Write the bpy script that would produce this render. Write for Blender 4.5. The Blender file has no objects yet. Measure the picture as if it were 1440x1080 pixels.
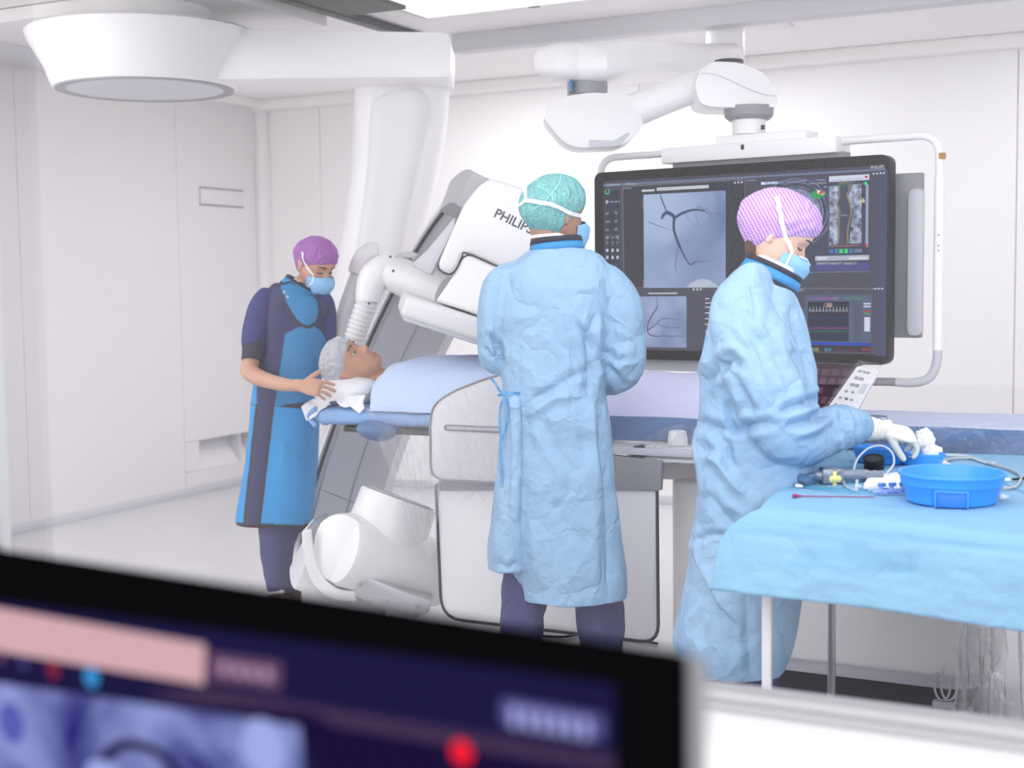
import bpy, bmesh, math, random
import numpy as np
from mathutils import Vector, Matrix, noise
from mathutils.bvhtree import BVHTree
SC = bpy.context.scene
COL = SC.collection
# ---------------------------------------------------------------- camera
FPX = 1900.0
YAW, PITCH, ROLL, CAMZ = math.radians(26.8), math.radians(4.3), math.radians(0.7), 1.5
CF = Vector((-math.sin(YAW)*math.cos(PITCH), math.cos(YAW)*math.cos(PITCH), -math.sin(PITCH)))
_r0 = Vector((math.cos(YAW), math.sin(YAW), 0)); _u0 = _r0.cross(CF)
CR = _r0*math.cos(ROLL) - _u0*math.sin(ROLL)
CU = CR.cross(CF)
CC = Vector((0, 0, CAMZ))
cd = bpy.data.cameras.new('camera'); cam = bpy.data.objects.new('camera', cd); COL.objects.link(cam)
cam.matrix_world = Matrix(((CR.x, CU.x, -CF.x, CC.x), (CR.y, CU.y, -CF.y, CC.y), (CR.z, CU.z, -CF.z, CC.z), (0, 0, 0, 1)))
cd.sensor_width = 36; cd.lens = FPX/1440*36; cd.clip_start = .05; cd.clip_end = 60
cd.dof.use_dof = True; cd.dof.focus_distance = 4.6; cd.dof.aperture_fstop = 2.7
SC.camera = cam
# ---------------------------------------------------------------- world, lights, exposure
W = bpy.data.worlds.new('world'); SC.world = W; W.use_nodes = True
W.node_tree.nodes['Background'].inputs[0].default_value = (1, .995, .985, 1)
W.node_tree.nodes['Background'].inputs[1].default_value = 3.2
def area(name, loc, sx, sy, power, rot=(0, 0, 0), col=(1, 1, 1)):
    l = bpy.data.lights.new(name, 'AREA'); l.shape = 'RECTANGLE'; l.size = sx; l.size_y = sy; l.energy = power; l.color = col
    o = bpy.data.objects.new(name, l); o.location = loc; o.rotation_euler = rot; COL.objects.link(o); return o
area('ceiling_fill_lamp', (-1.2, 3.0, 2.85), 2.6, .9, 24)  # fill lamp added inside the window wall to brighten the gowns
area('ceiling_fill_lamp', (-4.7, 3.6, 2.80), 2.0, 1.2, 19)
area('ceiling_fill_lamp', (.2, 7.5, 2.85), 2.4, .8, 15)
area('ceiling_fill_lamp', (-3.3, 7.3, 2.85), 2.6, .9, 52)  # unseen lamp, placed and strengthened to brighten the middle of the back wall
area('ceiling_fill_lamp', (1.6, 4.8, 2.85), 1.2, 2.4, 26)
SC.view_settings.view_transform = 'Standard'; SC.view_settings.look = 'None'
SC.view_settings.exposure = 0.0; SC.view_settings.gamma = 1; SC.view_settings.use_curve_mapping = False
SC.cycles.max_bounces = 10; SC.cycles.diffuse_bounces = 5; SC.cycles.transparent_max_bounces = 16
SC.cycles.caustics_reflective = False; SC.cycles.caustics_refractive = False

# ---------------------------------------------------------------- pixel helpers (photo pixel + real distance -> point in the room)
def P(px, py, d):
    return CC + CF*d + CR*((px-720)/FPX*d) + CU*((540-py)/FPX*d)
def hit(px, py, ax, val):
    v = P(px, py, 1) - CC; return CC + v*((val-CC[ax])/v[ax])
def hitp(px, py, o, n):
    v = P(px, py, 1) - CC; return CC + v*((o-CC).dot(n)/v.dot(n))
RH = Vector((math.cos(YAW), math.sin(YAW), 0))      # horizontal, towards the right of the picture
AH = Vector((-math.sin(YAW), math.cos(YAW), 0))     # horizontal, away from the camera
ZU = Vector((0, 0, 1))
V = lambda *a: Vector(a)

# ---------------------------------------------------------------- materials
def srgb(r, g, b):
    f = lambda c: (c/255)/12.92 if c <= 10 else ((c/255+.055)/1.055)**2.4
    return (f(r), f(g), f(b), 1)
MATS = {}
def mat(name, col, rough=.5, metal=0, bump=None, vary=0, coat=0, sss=0, attr=None, spec=None, sheen=0):
    if name in MATS: return MATS[name]
    m = bpy.data.materials.new(name); m.use_nodes = True; nt = m.node_tree; N = nt.nodes; L = nt.links
    b = N['Principled BSDF']; b.inputs['Base Color'].default_value = col
    b.inputs['Roughness'].default_value = rough; b.inputs['Metallic'].default_value = metal
    if spec is not None: b.inputs['Specular IOR Level'].default_value = spec
    if coat: b.inputs['Coat Weight'].default_value = coat
    if sheen: b.inputs['Sheen Weight'].default_value = sheen
    if sss:
        b.inputs['Subsurface Weight'].default_value = sss; b.inputs['Subsurface Radius'].default_value = (.012, .005, .003)
        b.inputs['Subsurface Scale'].default_value = 1
    tc = N.new('ShaderNodeTexCoord')
    src = None
    if attr:
        a = N.new('ShaderNodeAttribute'); a.attribute_name = attr; src = a.outputs['Color']; L.new(src, b.inputs['Base Color'])
    if vary:
        n = N.new('ShaderNodeTexNoise'); n.inputs['Scale'].default_value = 3.5; n.inputs['Detail'].default_value = 6
        L.new(tc.outputs['Object'], n.inputs['Vector'])
        mr = N.new('ShaderNodeMapRange'); mr.inputs[1].default_value = .3; mr.inputs[2].default_value = .7
        mr.inputs[3].default_value = 1-vary; mr.inputs[4].default_value = 1+vary; L.new(n.outputs[0], mr.inputs[0])
        mx = N.new('ShaderNodeMix'); mx.data_type = 'RGBA'; mx.blend_type = 'MULTIPLY'; mx.inputs[0].default_value = 1
        mx.inputs[6].default_value = col
        if src: L.new(src, mx.inputs[6])
        L.new(mr.outputs[0], mx.inputs[7]); L.new(mx.outputs[2], b.inputs['Base Color'])
    if bump:
        sc, st, kind = bump
        hs = []
        if kind == 'crumple':
            nz = N.new('ShaderNodeTexNoise'); nz.inputs['Scale'].default_value = 7; nz.inputs['Detail'].default_value = 3
            L.new(tc.outputs['Object'], nz.inputs['Vector'])
            ma = N.new('ShaderNodeVectorMath'); ma.operation = 'MULTIPLY_ADD'; ma.inputs[1].default_value = (.16, .16, .16)
            L.new(nz.outputs['Color'], ma.inputs[0]); L.new(tc.outputs['Object'], ma.inputs[2])
            tot = None
            for k, w in ((1, .6), (2.6, .28), (6, .1)):
                v = N.new('ShaderNodeTexVoronoi'); v.feature = 'DISTANCE_TO_EDGE'; v.inputs['Scale'].default_value = sc*k
                L.new(ma.outputs[0], v.inputs['Vector'])
                mm = N.new('ShaderNodeMath'); mm.operation = 'MULTIPLY_ADD'; mm.inputs[1].default_value = w/k*2
                L.new(v.outputs['Distance'], mm.inputs[0])
                if tot: L.new(tot, mm.inputs[2])
                else: mm.inputs[2].default_value = 0
                tot = mm.outputs[0]
            h = tot
        elif kind == 'noise':
            n2 = N.new('ShaderNodeTexNoise'); n2.inputs['Scale'].default_value = sc; n2.inputs['Detail'].default_value = 5
            L.new(tc.outputs['Object'], n2.inputs['Vector']); h = n2.outputs[0]
        bp = N.new('ShaderNodeBump'); bp.inputs['Strength'].default_value = st; bp.inputs['Distance'].default_value = .06 if kind == 'crumple' else .002
        L.new(h, bp.inputs['Height']); L.new(bp.outputs[0], b.inputs['Normal'])
    MATS[name] = m; return m
def emat(name, col, s=1.0):
    if name in MATS: return MATS[name]
    m = bpy.data.materials.new(name); m.use_nodes = True; N = m.node_tree.nodes; L = m.node_tree.links
    N.remove(N['Principled BSDF'])
    e = N.new('ShaderNodeEmission'); e.inputs[0].default_value = col; e.inputs[1].default_value = s
    L.new(e.outputs[0], N['Material Output'].inputs[0]); MATS[name] = m; return m
def cmix(N, L, fac, a, b):
    mx = N.new('ShaderNodeMix'); mx.data_type = 'RGBA'; mx.inputs[6].default_value = a; mx.inputs[7].default_value = b
    L.new(fac, mx.inputs[0]); return mx.outputs[2]
def film_mat(name, alpha=.2, col=(.95, .95, 1, 1), rough=.08, scale=30, bumpst=.8):
    """clear creased plastic film: mostly transparent, glossy on the creases"""
    m = bpy.data.materials.new(name); m.use_nodes = True; N = m.node_tree.nodes; L = m.node_tree.links
    N.remove(N['Principled BSDF'])
    tc = N.new('ShaderNodeTexCoord')
    v = N.new('ShaderNodeTexNoise'); v.inputs['Scale'].default_value = scale; v.inputs['Detail'].default_value = 4; v.inputs['Distortion'].default_value = 1.5
    L.new(tc.outputs['Object'], v.inputs['Vector'])
    bp = N.new('ShaderNodeBump'); bp.inputs['Strength'].default_value = bumpst; bp.inputs['Distance'].default_value = .02
    L.new(v.outputs[0], bp.inputs['Height'])
    g = N.new('ShaderNodeBsdfGlossy'); g.inputs['Roughness'].default_value = rough; L.new(bp.outputs[0], g.inputs['Normal'])
    d = N.new('ShaderNodeBsdfDiffuse'); d.inputs[0].default_value = col; L.new(bp.outputs[0], d.inputs['Normal'])
    gd = N.new('ShaderNodeMixShader'); gd.inputs[0].default_value = .6; L.new(d.outputs[0], gd.inputs[1]); L.new(g.outputs[0], gd.inputs[2])
    t = N.new('ShaderNodeBsdfTransparent'); t.inputs[0].default_value = (.97, .97, .99, 1)
    lw = N.new('ShaderNodeLayerWeight'); lw.inputs[0].default_value = .35; L.new(bp.outputs[0], lw.inputs['Normal'])
    mr = N.new('ShaderNodeMapRange'); mr.inputs[3].default_value = alpha*.6; mr.inputs[4].default_value = min(1, alpha*3); L.new(lw.outputs['Facing'], mr.inputs[0])
    mx = N.new('ShaderNodeMixShader'); L.new(mr.outputs[0], mx.inputs[0]); L.new(t.outputs[0], mx.inputs[1]); L.new(gd.outputs[0], mx.inputs[2])
    L.new(mx.outputs[0], N['Material Output'].inputs[0]); MATS[name] = m; return m

white = mat('white_enamel', srgb(242, 240, 240), .32)
white2 = mat('white_enamel_cover', srgb(232, 230, 231), .38)
wallm = mat('white_wall_panel', srgb(225, 222, 223), .28, vary=.008)
wallb = mat('white_back_wall', srgb(241, 239, 239), .4, vary=.006)
ceilm = mat('white_ceiling', srgb(245, 243, 242), .7)
railm = mat('grey_rail', srgb(208, 206, 212), .5)
floorm = mat('grey_vinyl_floor', srgb(204, 202, 206), .22, vary=.03)
grey = mat('mid_grey_plastic', srgb(150, 149, 155), .45)
lgrey = mat('light_grey_plastic', srgb(204, 203, 210), .42)
dgrey = mat('dark_grey_plastic', srgb(58, 57, 63), .45)
black = mat('black_plastic', srgb(26, 25, 28), .4)
steel = mat('brushed_steel', srgb(190, 190, 196), .28, metal=.9)
seam = mat('seam_shadow_gap', srgb(150, 149, 158), .8)

# ---------------------------------------------------------------- mesh builder
def catmull(pts, n=6):
    pts = [np.array(p, float) for p in pts]; out = []
    for i in range(len(pts)-1):
        p0 = pts[max(i-1, 0)]; p1 = pts[i]; p2 = pts[i+1]; p3 = pts[min(i+2, len(pts)-1)]
        for k in range(n):
            t = k/n
            out.append(.5*((2*p1)+(-p0+p2)*t+(2*p0-5*p1+4*p2-p3)*t*t+(-p0+3*p1-3*p2+p3)*t**3))
    out.append(pts[-1]); return out
class MB:
    def __init__(s): s.v = []; s.f = []
    def add(s, vs, fs):
        o = len(s.v); s.v += [Vector(v) for v in vs]; s.f += [tuple(i+o for i in f) for f in fs]; return s
    def box(s, c, size, M=None, bevel=0, seg=2):
        bm = bmesh.new(); bmesh.ops.create_cube(bm, size=1)
        for v in bm.verts: v.co = Vector((v.co.x*size[0], v.co.y*size[1], v.co.z*size[2]))
        if bevel: bmesh.ops.bevel(bm, geom=bm.edges[:], offset=bevel, segments=seg, affect='EDGES', profile=.5)
        bm.verts.index_update(); c = Vector(c)
        vs = [(M @ v.co if M else v.co)+c for v in bm.verts]; s.add(vs, [[v.index for v in f.verts] for f in bm.faces]); bm.free(); return s
    def loft(s, secs, n=24, cap=True, side=None, smooth=0, power=1.0, up=None):
        """secs: (center Vector, half width a (in picture plane), half depth b); side: reference direction for b"""
        if smooth:
            arr = [list(c)+[a, b] for c, a, b in secs]; arr = catmull(arr, smooth)
            secs = [(Vector(x[:3]), max(x[3], .0008), max(x[4], .0008)) for x in arr]
        rings = []
        for i, (c, a, b) in enumerate(secs):
            t = (secs[min(i+1, len(secs)-1)][0]-secs[max(i-1, 0)][0])
            if t.length < 1e-9: t = Vector((0, 0, 1))
            t.normalize(); ref = side or AH
            if up: t = up.copy()
            e1 = t.cross(ref)
            if e1.length < 1e-3: e1 = t.cross(ZU)
            e1.normalize(); e2 = e1.cross(t).normalized()
            ring = []
            for k in range(n):
                th = 2*math.pi*k/n; cx, sx = math.cos(th), math.sin(th)
                if power != 1: cx = math.copysign(abs(cx)**power, cx); sx = math.copysign(abs(sx)**power, sx)
                ring.append(c+e1*(a*cx)+e2*(b*sx))
            rings.append(ring)
        vs = [p for r in rings for p in r]; fs = []
        for i in range(len(rings)-1):
            for k in range(n):
                k2 = (k+1) % n; fs.append((i*n+k, i*n+k2, (i+1)*n+k2, (i+1)*n+k))
        if cap:
            fs.append(tuple(range(n))[::-1]); fs.append(tuple((len(rings)-1)*n+k for k in range(n)))
        return s.add(vs, fs)
    def tube(s, pts, r, n=10, smooth=5, cap=True):
        if smooth: pts = [Vector(p) for p in catmull(pts, smooth)]
        # parallel transport
        pts = [Vector(p) for p in pts]; t0 = (pts[1]-pts[0]).normalized(); e = t0.orthogonal().normalized(); vs = []
        for i, p in enumerate(pts):
            t = (pts[min(i+1, len(pts)-1)]-pts[max(i-1, 0)]).normalized()
            e = (e-t*e.dot(t)); e.normalize(); f = t.cross(e)
            rr = r(i/(len(pts)-1)) if callable(r) else r
            for k in range(n):
                th = 2*math.pi*k/n; vs.append(p+(e*math.cos(th)+f*math.sin(th))*rr)
        fs = [(i*n+k, i*n+(k+1) % n, (i+1)*n+(k+1) % n, (i+1)*n+k) for i in range(len(pts)-1) for k in range(n)]
        if cap: fs += [tuple(range(n))[::-1], tuple((len(pts)-1)*n+k for k in range(n))]
        return s.add(vs, fs)
    def lathe(s, c, axis, prof, n=48, cap=True):
        """prof: (distance along axis, radius)"""
        axis = Vector(axis).normalized(); e = axis.orthogonal().normalized(); f = axis.cross(e); c = Vector(c); vs = []
        for h, r in prof:
            for k in range(n):
                th = 2*math.pi*k/n; vs.append(c+axis*h+(e*math.cos(th)+f*math.sin(th))*r)
        fs = [(i*n+k, i*n+(k+1) % n, (i+1)*n+(k+1) % n, (i+1)*n+k) for i in range(len(prof)-1) for k in range(n)]
        if cap: fs += [tuple(range(n))[::-1], tuple((len(prof)-1)*n+k for k in range(n))]
        return s.add(vs, fs)
    def prism(s, pts, off, bevel=0):
        """polygon pts (3D, planar) extruded by the vector off"""
        n = len(pts); off = Vector(off); bm = bmesh.new()
        a = [bm.verts.new(Vector(p)) for p in pts]; b = [bm.verts.new(Vector(p)+off) for p in pts]
        bm.faces.new(a[::-1]); bm.faces.new(b)
        for i in range(n): bm.faces.new((a[i], a[(i+1) % n], b[(i+1) % n], b[i]))
        bmesh.ops.recalc_face_normals(bm, faces=bm.faces[:])
        if bevel: bmesh.ops.bevel(bm, geom=[e for e in bm.edges], offset=bevel, segments=2, affect='EDGES', profile=.5, clamp_overlap=True)
        bm.verts.index_update(); s.add([v.co for v in bm.verts], [[v.index for v in f.verts] for f in bm.faces]); bm.free(); return s
    def grid(s, g, thick=0):
        """g: rows of points; optional thickness"""
        R, C = len(g), len(g[0]); vs = [Vector(p) for r in g for p in r]
        fs = [(i*C+j, i*C+j+1, (i+1)*C+j+1, (i+1)*C+j) for i in range(R-1) for j in range(C-1)]
        if thick:
            bm = bmesh.new(); bv = [bm.verts.new(v) for v in vs]
            for f in fs: bm.faces.new([bv[i] for i in f])
            bmesh.ops.recalc_face_normals(bm, faces=bm.faces[:]); bm.normal_update()
            nn = [v.normal.copy() for v in bm.verts]; bm.free()
            n0 = len(vs); vs = vs+[vs[i]-nn[i]*thick for i in range(n0)]
            fs = fs+[tuple(i+n0 for i in f)[::-1] for f in fs]
            bd = [j for j in range(C)]+[i*C+C-1 for i in range(1, R)]+[(R-1)*C+j for j in range(C-2, -1, -1)]+[i*C for i in range(R-2, 0, -1)]
            fs += [(bd[k], bd[(k+1) % len(bd)], bd[(k+1) % len(bd)]+n0, bd[k]+n0) for k in range(len(bd))]
        return s.add(vs, fs)
    def build(s, name, m, parent=None, smooth=True, ang=35, recalc=True, label=None):
        me = bpy.data.meshes.new(name); loc = Vector((0, 0, 0)); p = parent
        while p is not None: loc += p.location; p = p.parent
        me.from_pydata([tuple(v-loc) for v in s.v], [], s.f)
        if recalc:
            bm = bmesh.new(); bm.from_mesh(me); bmesh.ops.recalc_face_normals(bm, faces=bm.faces[:]); bm.to_mesh(me); bm.free()
        for mm in (m if isinstance(m, (list, tuple)) else [m]): me.materials.append(mm)
        if smooth:
            me.shade_smooth(); me.set_sharp_from_angle(angle=math.radians(ang))
        o = bpy.data.objects.new(name, me); COL.objects.link(o)
        if parent: o.parent = parent
        if label: o['label'] = label
        return o
def tag(o, label=None, cat=None, group=None, kind=None):
    if label: o['label'] = label
    if cat: o['category'] = cat
    if group: o['group'] = group
    if kind: o['kind'] = kind
    return o
def thing(name, loc, label, cat, group=None):
    o = bpy.data.objects.new(name, None); o.location = loc; COL.objects.link(o); return tag(o, label, cat, group)
def struct(mb, name, m, parent=None, **k):
    return tag(mb.build(name, m, parent, **k), kind='structure' if parent is None else None)
def text(name, s, m, org, ex, ey, h, parent, bold=0, depth=.0006, shear=0, align='LEFT'):
    """flat lettering: org = baseline start, ex/ey = reading and up directions, h = letter height"""
    c = bpy.data.curves.new(name, 'FONT'); c.body = s; c.size = h/.7; c.offset = bold*h; c.shear = shear; c.align_x = align
    o = bpy.data.objects.new('tmp', c); COL.objects.link(o); bpy.context.view_layer.update()
    me = bpy.data.meshes.new_from_object(o.evaluated_get(bpy.context.evaluated_depsgraph_get())); bpy.data.objects.remove(o)
    ex = Vector(ex).normalized(); ey = Vector(ey).normalized(); mb = MB()
    mb.add([Vector(org)+ex*v.co.x+ey*v.co.y for v in me.vertices], [tuple(p.vertices) for p in me.polygons]); bpy.data.meshes.remove(me)
    if parent is None: return mb
    return mb.build(name, m, parent, smooth=False, recalc=False)
def rounded(w, h, r, n=6):
    out = []
    for cx, cy, a0 in ((w/2-r, h/2-r, 0), (-w/2+r, h/2-r, 90), (-w/2+r, -h/2+r, 180), (w/2-r, -h/2+r, 270)):
        for k in range(n+1):
            a = math.radians(a0+90*k/n); out.append((cx+r*math.cos(a), cy+r*math.sin(a)))
    return out
def round_poly(pts, r, n=5):
    """2D polygon (Vectors, 3D allowed) with rounded corners"""
    out = []; N_ = len(pts); pts = [Vector(p) for p in pts]
    for i in range(N_):
        p = pts[i]; a = pts[i-1]; b = pts[(i+1) % N_]; rr = r[i] if isinstance(r, (list, tuple)) else r
        if rr <= 0: out.append(p); continue
        p1 = p+(a-p).normalized()*min(rr, (a-p).length*.48); p2 = p+(b-p).normalized()*min(rr, (b-p).length*.48)
        for k in range(n+1):
            t = k/n; out.append(p1*(1-t)**2+p*2*t*(1-t)+p2*t*t)
    return out
def remesh(mb, voxel, smooth=2, fac=.5):
    """fuse the closed shells of mb into one continuous skin; returns verts, faces, normals"""
    me = bpy.data.meshes.new('tmp'); me.from_pydata([tuple(v) for v in mb.v], [], mb.f)
    bm = bmesh.new(); bm.from_mesh(me); bmesh.ops.recalc_face_normals(bm, faces=bm.faces[:]); bm.to_mesh(me); bm.free()
    o = bpy.data.objects.new('tmp', me); COL.objects.link(o)
    r = o.modifiers.new('r', 'REMESH'); r.mode = 'VOXEL'; r.voxel_size = voxel; r.adaptivity = 0
    if smooth:
        sm = o.modifiers.new('s', 'SMOOTH'); sm.iterations = smooth; sm.factor = fac
    bpy.context.view_layer.update()
    e = bpy.data.meshes.new_from_object(o.evaluated_get(bpy.context.evaluated_depsgraph_get()))
    bpy.data.objects.remove(o); bpy.data.meshes.remove(me); return e
def mesh_np(me):
    n = len(me.vertices); co = np.empty(n*3); me.vertices.foreach_get('co', co); no = np.empty(n*3)
    me.vertex_normals.foreach_get('vector', no); return co.reshape(-1, 3), no.reshape(-1, 3)
def finish(me, co, name, m, parent, label=None):
    loc = Vector((0, 0, 0)); p = parent
    while p is not None: loc += p.location; p = p.parent
    me.vertices.foreach_set('co', (co-np.array(loc)).ravel()); me.update(); me.name = name
    me.materials.clear(); me.materials.append(m); me.shade_smooth()
    o = bpy.data.objects.new(name, me); COL.objects.link(o); o.parent = parent
    if label: o['label'] = label
    return o
# ================================================================ THE ROOM
XL, YB, ZC, YW = -6.42, 8.49, 2.9, 1.90
XR = 3.2
struct(MB().box(((XL+XR)/2-.1, (YB+YW)/2, -.05), (XR-XL+.4, YB-YW+.4, .1)), 'floor', floorm)
struct(MB().box(((XL+XR)/2-.1, (YB+YW)/2, ZC+.05), (XR-XL+.4, YB-YW+.4, .1)), 'ceiling', ceilm)
struct(MB().box((XR+.05, (YB+YW)/2, ZC/2), (.1, YB-YW+.2, ZC)), 'wall_right', wallm)
# left wall: full-height panels with recessed joints, a niche low down in the far one
wl = struct(MB().box((XL-.16, (YB+YW)/2, ZC/2), (.1, YB-YW+.2, ZC)), 'wall_left', seam)
def panel_x(y0, y1, z0, z1, par=wl):
    g = .003; MB().box((XL-.055, (y0+y1)/2, (z0+z1)/2), (.11, y1-y0-g, z1-z0-g), bevel=.0015, seg=1).build('wall_panel', wallm, par)
seam_px = [(14, 250), (43, 735), (247, 250)]
ya = hit(42, 700, 0, XL).y; yb_ = hit(262, 690, 0, XL).y
yn0 = hit(281, 650, 0, XL).y; yn1 = yn0+.62
zt = hit(281, 619, 0, XL).z; zb = hit(281, 661, 0, XL).z
panel_x(YW, ya, .0, ZC); panel_x(ya, yb_, 0, ZC)
panel_x(yb_, YB, zt, ZC); panel_x(yb_, YB, 0, zb); panel_x(yb_, yn0, zb, zt); panel_x(yn1, YB, zb, zt)
# niche lining and its lower ledge
nb = MB(); nb.box((XL-.105, (yn0+yn1)/2, (zt+zb)/2), (.01, yn1-yn0, zt-zb)); nb.build('niche_back', lgrey, wl)
MB().prism([V(XL-.1, yn0, zb), V(XL-.002, yn0, zb), V(XL-.1, yn0, zb+.12)], V(0, yn1-yn0, 0)).build('niche_ledge', wallm, wl)
MB().box((XL-.05, (yn0+yn1)/2+.16, (zt+zb)/2), (.1, .015, zt-zb)).build('niche_divider', lgrey, wl)
# small flap plate on the left wall
h0, h1 = hit(280, 262, 0, XL), hit(342, 293, 0, XL)
pl = thing('access_hatch', V(XL, (h0.y+h1.y)/2, h1.z), 'small white rectangular access hatch set flush in the left wall', 'hatch')
MB().box((XL+.002, (h0.y+h1.y)/2, (h0.z+h1.z)/2), (.004, h1.y-h0.y, h0.z-h1.z)).build('frame', grey, pl)
MB().box((XL+.005, (h0.y+h1.y)/2, (h0.z+h1.z)/2), (.008, h1.y-h0.y-.006, h0.z-h1.z-.028), bevel=.002).build('flap', wallm, pl)
# back wall in panels
wb = struct(MB().box(((XL+XR)/2, YB+.13, ZC/2), (XR-XL+.2, .1, ZC)), 'wall_back', seam)
xs = [XL]+[hit(px, 300, 1, YB).x for px in (476, 1427)]+[XR]
xs = [XL, hit(452, 300, 1, YB).x, hit(900, 300, 1, YB).x, hit(1429, 300, 1, YB).x, XR]
for i in range(4):
    MB().box(((xs[i]+xs[i+1])/2, YB+.04, ZC/2), (xs[i+1]-xs[i]-.004, .08, ZC), bevel=.0015, seg=1).build('wall_panel', wallb, wb)
# rounded corner pipe cover in the far left corner
struct(MB().lathe((XL+.02, YB-.02, 0), ZU, [(0, .07), (ZC, .07)], n=24), 'trim_1', wallm)
struct(MB().box(((XL+XR)/2, YB-.06, ZC-.04), (XR-XL, .12, .08), bevel=.01), 'trim_2', ceilm)
struct(MB().box((XL+.05, (YB+YW)/2, ZC-.03), (.1, YB-YW, .06), bevel=.01), 'trim_3', ceilm)
# skirting
struct(MB().box((XL+.006, (YB+YW)/2, .03), (.012, YB-YW, .06), bevel=.003), 'baseboard_left', lgrey)
struct(MB().box(((XL+XR)/2, YB-.006, .03), (XR-XL, .012, .06), bevel=.003), 'baseboard_back', lgrey)
# observation window between control room and theatre
jx = hit(14, 780, 1, YW).x
struct(MB().box(((jx-4.6)/2-.0, YW-.08, ZC/2), (jx+4.6, .16, ZC)), 'wall_window_side', wallm) if jx > -4.6 else None
struct(MB().box((-.4, 1.74, .44), (5.2, .33, .88), bevel=.01), 'wall_front', mat('window_sill_laminate', srgb(208, 207, 210), .6))
fr = struct(MB().box((-.4, YW-.015, .892), (5.2, .03, .024), bevel=.003), 'window_1', mat('window_frame_paint', srgb(190, 189, 193), .5))
MB().box((-.4, YW-.055, .885), (5.2, .03, .012), bevel=.003).build('glazing_bead', grey, fr)
MB().box((jx-.012, YW-.02, 1.9), (.03, .05, 2.0), bevel=.004).build('window_frame', white, fr)
gm = bpy.data.materials.new('clear_glass'); gm.use_nodes = True; N = gm.node_tree.nodes; L = gm.node_tree.links
N.remove(N['Principled BSDF']); t = N.new('ShaderNodeBsdfTransparent'); g = N.new('ShaderNodeBsdfGlossy'); g.inputs['Roughness'].default_value = .02
fz = N.new('ShaderNodeFresnel'); fz.inputs[0].default_value = 1.22; mx = N.new('ShaderNodeMixShader')
L.new(fz.outputs[0], mx.inputs[0]); L.new(t.outputs[0], mx.inputs[1]); L.new(g.outputs[0], mx.inputs[2]); L.new(mx.outputs[0], N['Material Output'].inputs[0])
t.inputs[0].default_value = (.985, .99, 1, 1)
MB().box((-.4, YW-.028, 1.9), (5.2, .01, 2.0)).build('glass_pane', gm, fr, smooth=False)
# ---- ceiling: two long equipment rails, a light panel, a shadow gap
yr0 = hit(633, 45, 2, 2.82); 
b1 = hit(635, 73, 2, 2.80); b2 = hit(1300, 4, 2, 2.80)
zr = 2.80
ra = struct(MB().box(((b1.x+.0+XR)/2, b1.y+.06, (zr+ZC)/2), (XR-b1.x, .12, ZC-zr), bevel=.004), 'ceiling_rail', railm)
struct(MB().box(((XL+XR)/2, b1.y+.62, ZC-.02), (XR-XL, .9, .04), bevel=.01), 'ceiling_coffer', ceilm)
# lamp panel
lt = thing('ceiling_light', hit(700, 5, 2, ZC), 'flat rectangular ceiling light panel with a thin dark frame', 'light')
q = [hit(601, 27, 2, ZC-.02), hit(520, -5, 2, ZC-.02)]
yl = q[0].y; xl = q[0].x
MB().box((xl+.95, yl-.32, ZC-.008), (1.94, .66, .016), bevel=.004).build('frame', grey, lt)
MB().box((xl+.95, yl-.32, ZC-.014), (1.88, .60, .016), bevel=.004).build('diffuser', emat('lamp_diffuser', (1, 1, 1, 1), 1.0), lt)
MB().box((xl+.62, yl+.0, ZC-.012), (.06, .02, .02), bevel=.003).build('clip', dgrey, lt)
# dark rail slot near the top of the picture
s0 = hit(462, 16, 2, ZC-.005)
struct(MB().box((s0.x+.25, s0.y-1.15, ZC-.02), (.42, 2.3, .04)), 'ceiling_slot', dgrey)
# ================================================================ C-ARM SYSTEM
def rotbasis(e1, e2, e3): return Matrix(((e1.x, e2.x, e3.x), (e1.y, e2.y, e3.y), (e1.z, e2.z, e3.z)))
def frame(tilt, k):
    """e1 along the beam, e2 the way the C bulges (away, a little left), e3 the width of the C"""
    a = math.radians(tilt); e1 = RH*math.sin(a)+ZU*math.cos(a); lp = -RH*math.cos(a)+ZU*math.sin(a)
    e2 = (AH*math.sqrt(1-k*k)+lp*k).normalized(); return e1, e2, e1.cross(e2)*-1
text_grey = mat('lettering_grey', srgb(92, 90, 100), .6)
base = hit(205, 50, 2, 2.86)
car = thing('c_arm_system', (base.x, base.y, 2.4), 'large white ceiling-hung x-ray c-arm machine leaning over the head of the patient table', 'medical machine')
# ceiling carriage plate
cf = P(460, 30, 6.98); yn = hit(88, 20, 2, 2.83).y; xl = hit(0, 58, 2, 2.83).x
MB().box(((cf.x+xl)/2, (cf.y+yn)/2, 2.862), (cf.x-xl, cf.y-yn, .066), bevel=.006).build('carriage_plate', white2, car)
MB().box((xl-.35, (cf.y+yn)/2+.1, 2.862), (.6, 1.6, .05), bevel=.004).build('carriage_rail', railm, car)
MB().box((cf.x+.12, (cf.y+yn)/2+.3, 2.872), (.06, 1.8, .04), bevel=.004).build('carriage_groove', dgrey, car)
# disc hub with its ring
dc = hit(205, 126, 2, 2.45)
rb = 123/FPX*6.55
MB().lathe(dc, ZU, [(0, rb*.85), (.0, rb), (.012, rb+.012), (.10, rb+.045), (.22, rb+.115), (.255, rb+.125), (.27, rb+.10), (.275, rb)], n=96).build('hub', white, car, ang=40)
MB().lathe(dc-ZU*.004, ZU, [(0, rb*.87), (-.002, rb*.99), (.004, rb*.99), (.004, rb*.87)], n=96, cap=False).build('hub_ring', grey, car)
MB().lathe(dc-ZU*.003, ZU, [(0, rb*.87), (.004, rb*.87)], n=96).build('hub_lens', lgrey, car)
MB().lathe(dc+ZU*.277, ZU, [(0, rb*.75), (.1, rb*.75)], n=64).build('swivel', white2, car)
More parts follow.
